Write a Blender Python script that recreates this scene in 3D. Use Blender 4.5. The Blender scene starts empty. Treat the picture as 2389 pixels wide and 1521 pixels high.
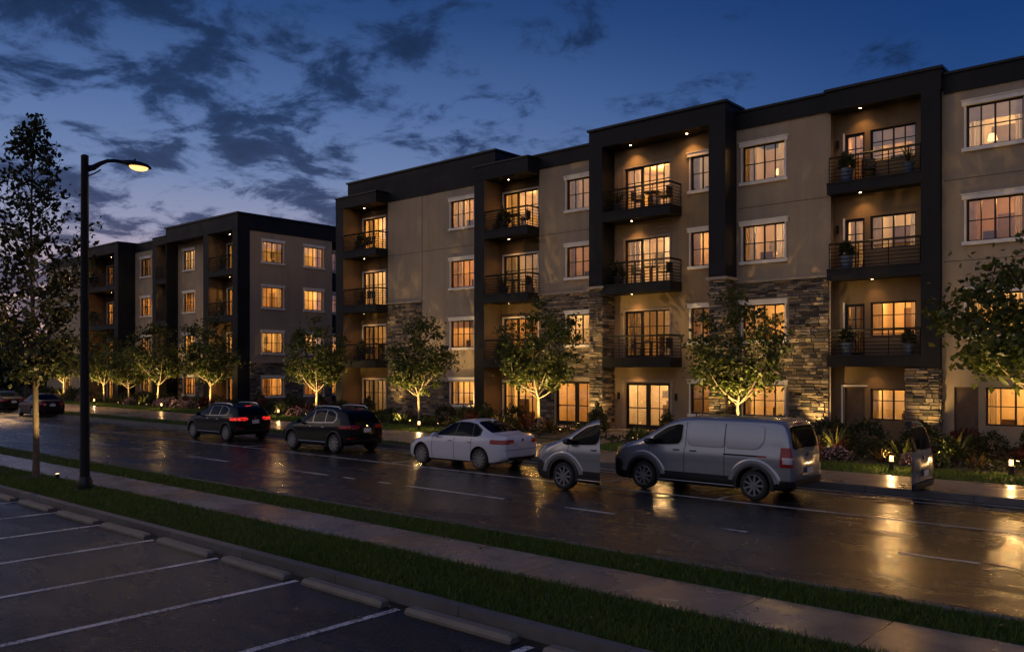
import bpy, bmesh, math, random
import numpy as np
from mathutils import Vector, Matrix
R = math.radians
rnd = random.Random(7)
S = bpy.context.scene
COL = S.collection

# ------------------------------------------------------------------ helpers
class MB:
    def __init__(s): s.v = []; s.f = []; s.c = []
    def quad(s, *p, col=None):
        n = len(s.v); s.v += [tuple(q) for q in p]; s.f.append(tuple(range(n, n+len(p)))); s.c.append(col)
    def hexa(s, p, col=None):
        n = len(s.v); s.v += [tuple(q) for q in p]
        for f in ((3,2,1,0),(4,5,6,7),(0,1,5,4),(1,2,6,5),(2,3,7,6),(3,0,4,7)):
            s.f.append(tuple(n+i for i in f)); s.c.append(col)
    def box(s, x0, x1, y0, y1, z0, z1, col=None):
        s.hexa([(x0,y0,z0),(x1,y0,z0),(x1,y1,z0),(x0,y1,z0),(x0,y0,z1),(x1,y0,z1),(x1,y1,z1),(x0,y1,z1)], col)
    def fbox(s, fr, a0, a1, z0, z1, d0, d1, col=None):
        P = fr.P
        s.hexa([P(a0,z0,d0),P(a1,z0,d0),P(a1,z0,d1),P(a0,z0,d1),P(a0,z1,d0),P(a1,z1,d0),P(a1,z1,d1),P(a0,z1,d1)], col)
    def tube(s, pts, rads, n=6, cap=True):
        rings = []
        pts = [Vector(p) for p in pts]
        for i, p in enumerate(pts):
            t = (pts[min(i+1,len(pts)-1)]-pts[max(i-1,0)])
            t = t.normalized() if t.length > 1e-9 else Vector((0,0,1))
            u = t.cross(Vector((0,0,1)) if abs(t.z) < .95 else Vector((1,0,0))).normalized(); w = t.cross(u)
            r = rads[i] if hasattr(rads, '__len__') else rads
            k = len(s.v)
            for j in range(n):
                a = 2*math.pi*j/n
                s.v.append(tuple(p+u*(r*math.cos(a))+w*(r*math.sin(a))))
            rings.append(k)
        for a, b in zip(rings, rings[1:]):
            for j in range(n):
                s.f.append((a+j, a+(j+1)%n, b+(j+1)%n, b+j)); s.c.append(None)
        if cap:
            s.f.append(tuple(rings[0]+j for j in range(n))[::-1]); s.c.append(None)
            s.f.append(tuple(rings[-1]+j for j in range(n))); s.c.append(None)
    def lathe(s, prof, n=20, org=(0,0,0), axis='z', cap=True):
        rings = []
        for (r, z) in prof:
            k = len(s.v)
            for j in range(n):
                a = 2*math.pi*j/n
                if axis == 'z': q = (org[0]+r*math.cos(a), org[1]+r*math.sin(a), org[2]+z)
                else: q = (org[0]+r*math.cos(a), org[1]+z, org[2]+r*math.sin(a))
                s.v.append(q)
            rings.append(k)
        for a, b in zip(rings, rings[1:]):
            for j in range(n):
                s.f.append((a+j, a+(j+1)%n, b+(j+1)%n, b+j)); s.c.append(None)
        if not cap: return
        s.f.append(tuple(rings[0]+j for j in range(n))[::-1]); s.c.append(None)
        s.f.append(tuple(rings[-1]+j for j in range(n))); s.c.append(None)
    def mesh(s, name, mat, smooth=None, recalc=True):
        me = bpy.data.meshes.new(name)
        me.from_pydata(s.v, [], s.f)
        if recalc:
            bm = bmesh.new(); bm.from_mesh(me); bmesh.ops.recalc_face_normals(bm, faces=bm.faces); bm.to_mesh(me); bm.free()
        if any(c is not None for c in s.c):
            at = me.color_attributes.new('Col', 'FLOAT_COLOR', 'CORNER')
            arr = []
            for f, c in zip(s.f, s.c):
                arr += list((c or (1,1,1))+(1,) if len(c or (1,1,1)) == 3 else c)*len(f)
            at.data.foreach_set('color', arr)
        if smooth is not None:
            me.shade_smooth()
            me.set_sharp_from_angle(angle=R(smooth))
        if mat: me.materials.append(mat)
        return me
    def obj(s, name, mat, parent=None, smooth=None, recalc=True):
        return link(name, s.mesh(name, mat, smooth, recalc), parent)
def link(name, data, parent=None):
    o = bpy.data.objects.new(name, data); COL.objects.link(o)
    if parent is not None: o.parent = parent
    return o
def tag(o, label=None, cat=None, group=None, kind=None):
    if label: o['label'] = label
    if cat: o['category'] = cat
    if group: o['group'] = group
    if kind: o['kind'] = kind
    return o
def thing(name, label, cat, loc=(0,0,0), rz=0, group=None, scale=1):
    o = link(name, None); o.location = loc; o.rotation_euler = (0,0,rz); o.scale = (scale,)*3
    return tag(o, label, cat, group)
def children(o): return [c for c in bpy.data.objects if c.parent == o]
def copy_tree(o, parent=None):
    c = o.copy(); COL.objects.link(c)
    if parent is not None: c.parent = parent
    for ch in children(o): copy_tree(ch, c)
    return c
class Street:
    def __init__(s, Y): s.Y = Y
    def P(s, a, z, d): return (a, s.Y-d, z)
class EndWall:
    def __init__(s, X): s.X = X
    def P(s, a, z, d): return (s.X+d, a, z)
class NegEnd:            # wall facing -X
    def __init__(s, X): s.X = X
    def P(s, a, z, d): return (s.X-d, a, z)

# ------------------------------------------------------------------ materials
def nt(name):
    m = bpy.data.materials.new(name); m.use_nodes = True
    n = m.node_tree; n.nodes.clear()
    out = n.nodes.new('ShaderNodeOutputMaterial')
    return m, n, out
def N(n, t, **k):
    x = n.nodes.new('ShaderNode'+t)
    for a, b in k.items(): setattr(x, a, b)
    return x
def L(n, a, b): n.links.new(a, b)
def noise(n, scale, detail=4, rough=.55, vec=None, dist=0):
    x = N(n, 'TexNoise'); x.inputs['Scale'].default_value = scale; x.inputs['Detail'].default_value = detail
    x.inputs['Roughness'].default_value = rough; x.inputs['Distortion'].default_value = dist
    if vec is not None: L(n, vec, x.inputs['Vector'])
    return x
def coords(n, scale=(1,1,1), kind='Object'):
    t = N(n, 'TexCoord'); m = N(n, 'Mapping'); m.inputs['Scale'].default_value = scale
    L(n, t.outputs[kind], m.inputs['Vector']); return m.outputs['Vector']
def ramp(n, fac, stops, interp='LINEAR'):
    r = N(n, 'ValToRGB'); cr = r.color_ramp; cr.interpolation = interp
    while len(cr.elements) < len(stops): cr.elements.new(.5)
    for e, (p, c) in zip(cr.elements, stops):
        e.position = p; e.color = (c if hasattr(c, '__len__') else (c,c,c))+((1,) if not hasattr(c,'__len__') or len(c) == 3 else ())
    L(n, fac, r.inputs['Fac']); return r.outputs['Color']
def mapr(n, v, a, b, c, d):
    x = N(n, 'MapRange'); x.inputs[1].default_value = a; x.inputs[2].default_value = b; x.inputs[3].default_value = c; x.inputs[4].default_value = d
    L(n, v, x.inputs[0]); return x.outputs[0]
def math_(n, op, a, b=None):
    x = N(n, 'Math', operation=op)
    for i, q in enumerate((a, b)):
        if q is None: continue
        if isinstance(q, (int, float)): x.inputs[i].default_value = q
        else: L(n, q, x.inputs[i])
    return x.outputs[0]
def mixc(n, fac, a, b, typ='MIX'):
    x = N(n, 'MixRGB', blend_type=typ)
    for i, q in zip((0,1,2), (fac, a, b)):
        if isinstance(q, (int, float)): x.inputs[i].default_value = q
        elif isinstance(q, tuple): x.inputs[i].default_value = q+(1,)
        else: L(n, q, x.inputs[i])
    return x.outputs[0]
def bump(n, h, strength=.3, dist=.02):
    b = N(n, 'Bump'); b.inputs['Strength'].default_value = strength; b.inputs['Distance'].default_value = dist
    L(n, h, b.inputs['Height']); return b.outputs['Normal']
def simple(name, col, rough=.6, metal=0, var=.25, vscale=6, bstr=0, bscale=60, coat=0, spec=.5):
    m, n, out = nt(name); p = N(n, 'BsdfPrincipled')
    v = coords(n)
    nz = noise(n, vscale, 5, .6, v)
    c = mixc(n, 1, col, mapr2(n, nz.outputs['Fac'], 1-var, 1+var), 'MULTIPLY')
    L(n, c, p.inputs['Base Color'])
    p.inputs['Roughness'].default_value = rough; p.inputs['Metallic'].default_value = metal
    p.inputs['Coat Weight'].default_value = coat; p.inputs['Coat Roughness'].default_value = .06
    p.inputs['Specular IOR Level'].default_value = spec
    if bstr:
        b = noise(n, bscale, 4, .6, v); L(n, bump(n, b.outputs['Fac'], bstr), p.inputs['Normal'])
    L(n, p.outputs[0], out.inputs[0]); return m
def mapr2(n, f, lo, hi):
    return mapr(n, f, .25, .75, lo, hi)
def emis(name, col, st):
    m, n, out = nt(name); e = N(n, 'Emission'); e.inputs[0].default_value = col+(1,); e.inputs[1].default_value = st
    L(n, e.outputs[0], out.inputs[0]); return m
def stucco(name, col):
    m, n, out = nt(name); p = N(n, 'BsdfPrincipled'); v = coords(n)
    a = noise(n, .35, 5, .6, v); b = noise(n, 9, 5, .6, v)
    st = noise(n, 1, 4, .6, coords(n, (2.2,2.2,.12)))
    c = mixc(n, 1, col, mapr2(n, a.outputs['Fac'], .86, 1.12), 'MULTIPLY')
    c = mixc(n, 1, c, mapr2(n, b.outputs['Fac'], .93, 1.06), 'MULTIPLY')
    c = mixc(n, 1, c, mapr(n, st.outputs['Fac'], .3, .8, 1.06, .82), 'MULTIPLY')
    L(n, c, p.inputs['Base Color']); p.inputs['Roughness'].default_value = .85
    # storey expansion joints
    g = noise(n, 70, 5, .7, v)
    L(n, bump(n, g.outputs['Fac'], .5, .015), p.inputs['Normal'])
    L(n, p.outputs[0], out.inputs[0]); return m
def panel(name, col, step=1.15, rough=.55):
    m, n, out = nt(name); p = N(n, 'BsdfPrincipled'); v = coords(n)
    sep = N(n, 'SeparateXYZ'); L(n, v, sep.inputs[0])
    fz = math_(n, 'FRACT', math_(n, 'DIVIDE', math_(n, 'ADD', sep.outputs[2], .35), step))
    line = math_(n, 'LESS_THAN', fz, .018/step)
    cell = math_(n, 'FLOOR', math_(n, 'DIVIDE', math_(n, 'ADD', sep.outputs[2], .35), step))
    wn = N(n, 'TexWhiteNoise', noise_dimensions='1D'); L(n, cell, wn.inputs['W'])
    a = noise(n, .8, 6, .6, v); s2 = noise(n, 1, 4, .6, coords(n, (3,3,.3)))
    c = mixc(n, 1, col, mapr2(n, a.outputs['Fac'], .75, 1.3), 'MULTIPLY')
    c = mixc(n, 1, c, mapr(n, wn.outputs[0], 0, 1, .88, 1.1), 'MULTIPLY')
    c = mixc(n, 1, c, mapr(n, s2.outputs['Fac'], .3, .8, 1.15, .8), 'MULTIPLY')
    c = mixc(n, math_(n, 'MULTIPLY', line, .75), c, (.006,.006,.007))
    L(n, c, p.inputs['Base Color'])
    p.inputs['Specular IOR Level'].default_value = .16
    L(n, mapr(n, a.outputs['Fac'], .3, .7, rough-.1, rough+.12), p.inputs['Roughness'])
    g = noise(n, 45, 4, .6, v); L(n, bump(n, g.outputs['Fac'], .15, .01), p.inputs['Normal'])
    L(n, p.outputs[0], out.inputs[0]); return m
def attr_mat(name, rough=.85, bstr=.5, bscale=30, trans=0, var=.25, spec=.3, gain=1):
    m, n, out = nt(name); p = N(n, 'BsdfPrincipled'); a = N(n, 'Attribute'); a.attribute_name = 'Col'
    v = coords(n); nz = noise(n, 14, 5, .6, v)
    c = mixc(n, 1, a.outputs['Color'], mapr2(n, nz.outputs['Fac'], (1-var)*gain, (1+var)*gain), 'MULTIPLY')
    L(n, c, p.inputs['Base Color']); p.inputs['Roughness'].default_value = rough; p.inputs['Specular IOR Level'].default_value = spec
    if bstr:
        b = noise(n, bscale, 5, .65, v); L(n, bump(n, b.outputs['Fac'], bstr, .03), p.inputs['Normal'])
    if trans:
        t = N(n, 'BsdfTranslucent'); L(n, c, t.inputs[0]); x = N(n, 'MixShader'); x.inputs[0].default_value = trans
        L(n, p.outputs[0], x.inputs[1]); L(n, t.outputs[0], x.inputs[2]); L(n, x.outputs[0], out.inputs[0])
    else: L(n, p.outputs[0], out.inputs[0])
    return m
def asphalt(name, base=.03, wet=(.10,.42), grain=90, gr=.35, spec=.8, bs=.26, md=1.3, cg=11, ca=1.6):
    m, n, out = nt(name); p = N(n, 'BsdfPrincipled'); v = coords(n)
    big = noise(n, .34, 6, .62, coords(n, (.7,1.5,1)), .5); fine = noise(n, grain, 3, .7, v); mid = noise(n, 2.2, 6, .65, coords(n, (.5,1.3,1)))
    agg = N(n, 'TexVoronoi'); agg.inputs['Scale'].default_value = grain*.55; L(n, v, agg.inputs['Vector'])
    c = mixc(n, 1, (base*1.06, base, base*.98), mapr2(n, fine.outputs['Fac'], .55, 1.5), 'MULTIPLY')
    c = mixc(n, 1, c, mapr2(n, mid.outputs['Fac'], .7, 1.3), 'MULTIPLY')
    ce = N(n, 'TexVoronoi', feature='DISTANCE_TO_EDGE'); ce.inputs['Scale'].default_value = .30
    wv = noise(n, 1.6, 5, .65, v); wm = mixc(n, .16, v, wv.outputs['Color'], 'ADD'); L(n, wm, ce.inputs['Vector'])
    lim = mapr(n, big.outputs['Fac'], .40, .60, .0, .010)
    c = mixc(n, math_(n, 'MULTIPLY', math_(n, 'LESS_THAN', ce.outputs['Distance'], lim), .75), c, (.004,.004,.004))
    ob = noise(n, .55, 3, .5, v); c = mixc(n, mapr(n, ob.outputs['Fac'], .60, .70, 0, .55), c, (.006,.006,.006))
    L(n, c, p.inputs['Base Color'])
    r = math_(n, 'ADD', mapr(n, big.outputs['Fac'], .42, .60, wet[0], wet[1]), mapr(n, mid.outputs['Fac'], .3, .7, -.06, .1))
    L(n, r, p.inputs['Roughness'])
    L(n, mapr(n, big.outputs['Fac'], .40, .60, spec, spec*.45), p.inputs['Specular IOR Level'])
    h = math_(n, 'ADD', math_(n, 'MULTIPLY', agg.outputs['Distance'], .6), math_(n, 'MULTIPLY', fine.outputs['Fac'], .4))
    h2 = math_(n, 'ADD', math_(n, 'MULTIPLY', h, gr), math_(n, 'ADD', math_(n, 'MULTIPLY', mid.outputs['Fac'], md), math_(n, 'MULTIPLY', noise(n, cg, 3, .6, v).outputs['Fac'], ca)))
    L(n, bump(n, h2, bs, .012), p.inputs['Normal'])
    L(n, p.outputs[0], out.inputs[0]); return m
def concrete(name, col, joint=0, wet=(.2,.6), bd=.01, axis=0):
    m, n, out = nt(name); p = N(n, 'BsdfPrincipled'); v = coords(n)
    a = noise(n, .5, 6, .62, v); b = noise(n, 5, 6, .65, v); g = noise(n, 60, 4, .65, v)
    c = mixc(n, 1, col, mapr2(n, a.outputs['Fac'], .72, 1.25), 'MULTIPLY')
    c = mixc(n, 1, c, mapr2(n, b.outputs['Fac'], .78, 1.18), 'MULTIPLY')
    h = math_(n, 'ADD', math_(n, 'MULTIPLY', g.outputs['Fac'], .35), math_(n, 'MULTIPLY', b.outputs['Fac'], 1.3))
    if joint:
        sep = N(n, 'SeparateXYZ'); L(n, v, sep.inputs[0])
        q = math_(n, 'DIVIDE', sep.outputs[axis], joint)
        fr = math_(n, 'FRACT', math_(n, 'ADD', q, 500.0))
        line = math_(n, 'LESS_THAN', fr, .022/joint)
        wn = N(n, 'TexWhiteNoise', noise_dimensions='1D'); L(n, math_(n, 'FLOOR', math_(n, 'ADD', q, 500.0)), wn.inputs['W'])
        c = mixc(n, 1, c, mapr(n, wn.outputs[0], 0, 1, .85, 1.12), 'MULTIPLY')
        c = mixc(n, math_(n, 'MULTIPLY', line, .8), c, (.02,.018,.016))
        h = math_(n, 'SUBTRACT', h, math_(n, 'MULTIPLY', line, 1.5))
    L(n, c, p.inputs['Base Color'])
    L(n, mapr(n, a.outputs['Fac'], .35, .65, wet[0], wet[1]), p.inputs['Roughness'])
    L(n, bump(n, h, .3, bd), p.inputs['Normal'])
    L(n, p.outputs[0], out.inputs[0]); return m
def glass(name, tint=(.93,.93,.93), refl=.10, rough=.01):
    m, n, out = nt(name)
    t = N(n, 'BsdfTransparent'); t.inputs[0].default_value = tint+(1,)
    g = N(n, 'BsdfGlossy'); g.inputs['Roughness'].default_value = rough; g.inputs[0].default_value = (1,1,1,1)
    lw = N(n, 'LayerWeight'); lw.inputs[0].default_value = .35
    f = mapr(n, lw.outputs['Fresnel'], 0, 1, refl, 1)
    w = noise(n, .7, 2, .5, coords(n)); L(n, bump(n, w.outputs['Fac'], .05, .05), g.inputs['Normal'])
    x = N(n, 'MixShader'); L(n, f, x.inputs[0]); L(n, t.outputs[0], x.inputs[1]); L(n, g.outputs[0], x.inputs[2])
    L(n, x.outputs[0], out.inputs[0]); return m
def curtain_mat():
    m, n, out = nt('curtain_cloth'); d = N(n, 'BsdfDiffuse'); t = N(n, 'BsdfTranslucent'); x = N(n, 'MixShader'); x.inputs[0].default_value = .6
    v = coords(n); nz = noise(n, 3, 3, .5, v)
    c = mixc(n, 1, (.80,.74,.68), mapr2(n, nz.outputs['Fac'], .85, 1.1), 'MULTIPLY')
    L(n, c, d.inputs[0]); L(n, c, t.inputs[0]); L(n, d.outputs[0], x.inputs[1]); L(n, t.outputs[0], x.inputs[2]); L(n, x.outputs[0], out.inputs[0]); return m

def glow_clear(name, col, st):
    m, n, out = nt(name); e = N(n, 'Emission'); e.inputs[0].default_value = col+(1,); e.inputs[1].default_value = st
    t = N(n, 'BsdfTransparent'); a = N(n, 'AddShader'); L(n, e.outputs[0], a.inputs[0]); L(n, t.outputs[0], a.inputs[1]); L(n, a.outputs[0], out.inputs[0]); return m
M = {}
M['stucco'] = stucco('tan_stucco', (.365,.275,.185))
M['stucco_shaded'] = stucco('shaded_recess_stucco', (.185,.122,.064))  # tan stucco with the shade of the balcony recesses put into its colour
M['stucco_warm_shade'] = stucco('warm_shade_entrance_stucco', (.31,.215,.12))  # same tan stucco, the bay's shade and amber lamplight mixed into the colour
M['charcoal'] = panel('charcoal_panel', (.0145,.0145,.0165))
M['coping'] = simple('coping_metal', (.016,.016,.018), .4, .6, .2, 2)
M['trim'] = simple('white_trim', (.76,.70,.64), .6, 0, .12, 3, .15, 40)
M['cap'] = simple('cast_stone_cap', (.34,.27,.21), .8, 0, .2, 4, .3, 30)
M['mortar'] = simple('mortar', (.06,.05,.042), .95, 0, .3, 8)
M['stone'] = attr_mat('ledge_stone', .85, .6, 22, 0, .35)
M['frame'] = simple('dark_frame', (.012,.011,.011), .45, .2, .2, 5)
M['glass'] = glass('window_glass', refl=.2)
M['curtain'] = curtain_mat()
M['room'] = simple('room_paint', (.62,.5,.38), .9, 0, .22, .9)
ROOMS = [M['room'], simple('room_paint_pale', (.72,.6,.46), .9, 0, .2, .8), simple('room_paint_brown', (.42,.30,.20), .9, 0, .25, 1.1)]
M['roomdark'] = simple('room_wood', (.10,.06,.035), .6, 0, .3, 3)
M['picture'] = simple('picture_print', (.16,.14,.12), .6, 0, .6, 7)
M['rail'] = simple('rail_metal', (.012,.012,.013), .45, .5, .2, 6)
M['shade'] = emis('lamp_shade_glow', (1,.55,.2), 3.5)
M['downlens'] = emis('downlight_glow', (1,.62,.3), 60)
M['bollens'] = glow_clear('bollard_glow', (1,.5,.15), 2.6)
M['streetlens'] = emis('street_lamp_glow', (1,.45,.14), 2.7)
M['upl'] = emis('uplight_glow', (1,.66,.28), 12)
M['blackmetal'] = simple('black_metal', (.010,.010,.012), .38, .4, .25, 4, .1, 80)
M['bollmetal'] = simple('bollard_metal', (.03,.026,.022), .5, .5, .2, 5)
M['asphalt'] = asphalt('wet_road_asphalt', .018, (.14,.31), 45, 1.5, 1.0, .48, .7)
M['lot'] = asphalt('wet_parking_asphalt', .011, (.10,.34), 50, 2.2, .85, .6, .3)
M['walk'] = concrete('wet_sidewalk', (.18,.158,.148), 1.55, (.12,.40), .010)
M['farwalk'] = concrete('far_sidewalk', (.20,.16,.135), 1.8, (.16,.5), .008)
M['kerb'] = concrete('kerb_concrete', (.105,.098,.095), 2.4, (.4,.75), .01)
M['stop'] = concrete('wheel_stop_concrete', (.15,.135,.115), 0, (.5,.8), .01)

def worn(name, col, under):
    m, n, out = nt(name); p = N(n, 'BsdfPrincipled'); v = coords(n)
    a = noise(n, 24, 5, .7, v); b = noise(n, 1.4, 4, .6, v); d = noise(n, 4, 4, .6, v)
    t = math_(n, 'ADD', math_(n, 'MULTIPLY', a.outputs['Fac'], .6), math_(n, 'MULTIPLY', b.outputs['Fac'], .5))
    c = mixc(n, 1, col, mapr2(n, d.outputs['Fac'], .7, 1.15), 'MULTIPLY')
    c = mixc(n, mapr(n, t, .565, .62, 0, .9), c, under)
    L(n, c, p.inputs['Base Color']); L(n, mapr(n, d.outputs['Fac'], .3, .7, .3, .55), p.inputs['Roughness']); L(n, bump(n, a.outputs['Fac'], .3, .01), p.inputs['Normal'])
    L(n, p.outputs[0], out.inputs[0]); return m
M['paint'] = worn('road_paint', (.52,.50,.47), (.03,.028,.026))
M['lotpaint'] = worn('stall_paint', (.60,.58,.60), (.03,.03,.032))
M['soil'] = simple('soil', (.018,.014,.010), .95, 0, .4, 5, .6, 20)
M['turf'] = simple('turf_base', (.020,.028,.009), .95, 0, .4, 6, .5, 30)
M['grass'] = attr_mat('grass_blades', .6, 0, 1, .3, .15)
M['leaf'] = attr_mat('leaves', .5, 0, 1, .35, .15, .4)
M['bark'] = simple('bark', (.20,.155,.105), .9, 0, .4, 9, .6, 25)
M['barkdark'] = simple('dark_bark', (.095,.072,.05), .9, 0, .4, 9, .6, 25)
M['pot'] = simple('blue_grey_pot', (.10,.14,.2), .4, 0, .2, 5)
M['potdark'] = simple('dark_pot', (.03,.028,.026), .5, 0, .2, 5)
M['furn'] = simple('outdoor_furniture', (.02,.016,.013), .6, 0, .25, 6)
M['tyre'] = simple('tyre_rubber', (.010,.010,.010), .75, 0, .2, 8)
M['alloy'] = simple('alloy_wheel', (.24,.24,.255), .32, .6, .1, 6)
M['chrome'] = simple('chrome', (.6,.6,.62), .12, 1, .05, 4)
M['carglass'] = simple('car_glass', (.002,.003,.004), .03, 0, .1, 2, spec=.09)
M['satin'] = simple('satin_trim', (.22,.22,.23), .3, .8, .1, 4)
M['plastic'] = simple('black_plastic', (.010,.010,.011), .55, 0, .2, 6)
M['seam'] = simple('seam_black', (.004,.004,.004), .8, 0, .1, 6)  # near-black for door seams, wall joints and wheel hubs
M['platew'] = simple('plate_white', (.5,.5,.5), .5, 0, .5, 40)
M['black'] = simple('black_paint', (.004,.004,.006), .45, 0, .15, 1.5, coat=.4, spec=.06)
M['navy'] = simple('dark_paint', (.006,.006,.008), .45, 0, .15, 1.5, coat=.4, spec=.06)
M['maroon'] = simple('dark_red_paint', (.020,.008,.007), .45, 0, .15, 1.5, coat=.4, spec=.06)
M['white'] = simple('white_paint', (.47,.485,.56), .4, 0, .04, 1.5, coat=.6, spec=.3)
M['silver'] = simple('silver_paint', (.27,.275,.30), .22, .55, .05, 1.5, coat=.8)
def redlamp(name, st):
    m, n, out = nt(name); p = N(n, 'BsdfPrincipled'); p.inputs['Base Color'].default_value = (.14,.004,.004,1); p.inputs['Roughness'].default_value = .12
    v = coords(n, (9,9,22)); z = N(n, 'TexVoronoi'); L(n, v, z.inputs['Vector']); z.inputs['Scale'].default_value = 1
    p.inputs['Emission Color'].default_value = (1,.03,.02,1); L(n, mapr(n, z.outputs['Distance'], .2, .7, st, st*.2), p.inputs['Emission Strength'])
    L(n, p.outputs[0], out.inputs[0]); return m
M['tail'] = redlamp('tail_lamp_faint_glow', .035)  # faint glow added to unlit tail lamps and reflectors
M['tail_on'] = redlamp('tail_lamp_lit', 1.4)
M['headl'] = simple('head_lamp', (.5,.42,.28), .1, .3, .2, 8, coat=1)
M['clearl'] = simple('clear_lens', (.5,.45,.45), .1, .1, .2, 8, coat=1)

# ------------------------------------------------------------------ camera
cam = bpy.data.cameras.new('camera'); co = link('camera', cam)
H = 3.0
co.location = (0,0,H); yaw = math.atan(1735/1974)
co.rotation_euler = (R(90), 0, yaw)
cam.sensor_width = 36; cam.lens = 1974/2389*36; cam.shift_y = 101.5/2389; cam.clip_end = 6000; cam.clip_start = .1
S.camera = co

# ------------------------------------------------------------------ world
def world():
    W = bpy.data.worlds.new('World'); S.world = W; W.use_nodes = True
    n = W.node_tree; n.nodes.clear(); out = N(n, 'OutputWorld'); bg = N(n, 'Background')
    tc = N(n, 'TexCoord'); sep = N(n, 'SeparateXYZ'); L(n, tc.outputs['Generated'], sep.inputs[0])
    x, y, z = sep.outputs
    sky = N(n, 'TexSky', sky_type='NISHITA'); sky.sun_disc = False; sky.sun_elevation = R(-4); sky.sun_rotation = R(-72)
    zr = mapr(n, z, 0, .5, 0, 1)
    left = ramp(n, zr, [(0,(.80,.44,.34)),(.12,(.64,.42,.40)),(.22,(.52,.40,.46)),(.31,(.300,.310,.45)),(.43,(.155,.225,.415)),(.58,(.080,.150,.350)),(.76,(.026,.072,.215)),(1,(.008,.033,.135))])
    right = ramp(n, zr, [(0,(.17,.18,.30)),(.2,(.075,.13,.31)),(.45,(.022,.075,.235)),(.7,(.0080,.042,.170)),(1,(.004,.023,.115))])
    a = math_(n, 'ADD', math_(n, 'MULTIPLY', x, -.954), math_(n, 'MULTIPLY', y, .3))
    fa = N(n, 'MapRange', interpolation_type='SMOOTHSTEP'); fa.inputs[1].default_value = .45; fa.inputs[2].default_value = .97; L(n, a, fa.inputs[0])
    front = mixc(n, fa.outputs[0], right, left)
    # clouds in a layer overhead
    k = math_(n, 'ADD', z, .19)
    cx = math_(n, 'DIVIDE', x, k); cy = math_(n, 'DIVIDE', y, k)
    cmb = N(n, 'CombineXYZ'); L(n, cx, cmb.inputs[0]); L(n, cy, cmb.inputs[1]); cmb.inputs[2].default_value = 13.1
    n1 = noise(n, 4.9, 11, .64, cmb.outputs[0], .3); n2 = noise(n, 1.0, 3, .5, cmb.outputs[0])
    cov = mapr(n, a, .45, 1.0, -.05, .055)
    low = mapr(n, z, .02, .2, .02, 0)
    dens = math_(n, 'ADD', math_(n, 'ADD', math_(n, 'MULTIPLY', n1.outputs['Fac'], .78), math_(n, 'MULTIPLY', n2.outputs['Fac'], .30)), math_(n, 'ADD', cov, low))
    mask = N(n, 'MapRange', interpolation_type='SMOOTHSTEP'); mask.inputs[1].default_value = .535; mask.inputs[2].default_value = .65; L(n, dens, mask.inputs[0])
    core = N(n, 'MapRange', interpolation_type='SMOOTHSTEP'); core.inputs[1].default_value = .56; core.inputs[2].default_value = .74; L(n, dens, core.inputs[0])
    cl_left = ramp(n, zr, [(0,(.20,.14,.17)),(.2,(.078,.078,.145)),(.35,(.034,.053,.135)),(.55,(.014,.036,.104)),(1,(.006,.020,.066))])
    cl = mixc(n, fa.outputs[0], (.007,.025,.085), cl_left)
    cl = mixc(n, 1, cl, mapr(n, core.outputs[0], 0, 1, 1.2, .68), 'MULTIPLY')
    fr = mixc(n, math_(n, 'MULTIPLY', mask.outputs[0], .93), front, cl)
    # unseen sky half behind the viewer, brightened for the facades, dark horizon for reflections
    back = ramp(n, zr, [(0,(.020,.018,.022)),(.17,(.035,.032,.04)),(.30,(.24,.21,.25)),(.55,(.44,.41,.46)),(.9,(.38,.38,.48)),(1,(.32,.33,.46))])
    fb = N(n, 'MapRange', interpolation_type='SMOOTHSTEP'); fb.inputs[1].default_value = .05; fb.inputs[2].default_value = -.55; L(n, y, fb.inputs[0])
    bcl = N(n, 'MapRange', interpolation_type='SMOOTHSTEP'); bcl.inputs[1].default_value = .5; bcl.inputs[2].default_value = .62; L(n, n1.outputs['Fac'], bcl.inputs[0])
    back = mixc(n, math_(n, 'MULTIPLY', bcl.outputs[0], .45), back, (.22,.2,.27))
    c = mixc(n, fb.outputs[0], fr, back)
    sk = N(n, 'VectorMath', operation='SCALE'); L(n, sky.outputs[0], sk.inputs[0]); sk.inputs['Scale'].default_value = .05
    c = mixc(n, 1, c, sk.outputs[0], 'ADD')
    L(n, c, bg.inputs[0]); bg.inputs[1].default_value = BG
    L(n, bg.outputs[0], out.inputs[0])
BG = 1.0
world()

# ------------------------------------------------------------------ lights
def light(name, typ, loc, energy, col, parent=None, **k):
    d = bpy.data.lights.new(name, typ); d.energy = energy; d.color = col
    for a, b in k.items(): setattr(d, a, b)
    o = link(name, d, parent); o.location = loc
    return o
def aim(o, d):
    o.rotation_euler = Vector(d).to_track_quat('-Z', 'Y').to_euler()

# ------------------------------------------------------------------ ground
def sheet(name, pts, z, mat, kind='structure', parent=None):
    m = MB(); m.quad(*[(x, y, z) for x, y in pts])
    o = m.obj(name, mat, parent, recalc=False)
    if kind: o['kind'] = kind
    return o
def rect(x0, x1, y0, y1): return [(x0,y0),(x1,y0),(x1,y1),(x0,y1)]
XL, XR = -260, 120
sheet('ground', rect(-1500,1500,-1500,1500), -.06, M['soil'])
sheet('parking_lot', rect(-90,60,-40,7.2), 0, M['lot'])
sheet('road', rect(XL,XR,11.16,22.6), 0, M['asphalt'])
VZ = .15
def slab(name, x0, x1, y0, y1, z1, mat, z0=-.05):
    m = MB(); m.box(x0,x1,y0,y1,z0,z1); return tag(m.obj(name, mat), kind='structure')
slab('kerb', -90, 60, 7.2, 7.37, .155, M['kerb'])
slab('kerb', XL, XR, 11.02, 11.16, .155, M['kerb'])
slab('verge', XL, XR, 7.37, 8.87, .13, M['turf'])
slab('sidewalk', XL, XR, 8.87, 10.06, .15, M['walk'])
slab('verge', XL, XR, 10.06, 11.02, .13, M['turf'])
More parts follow.
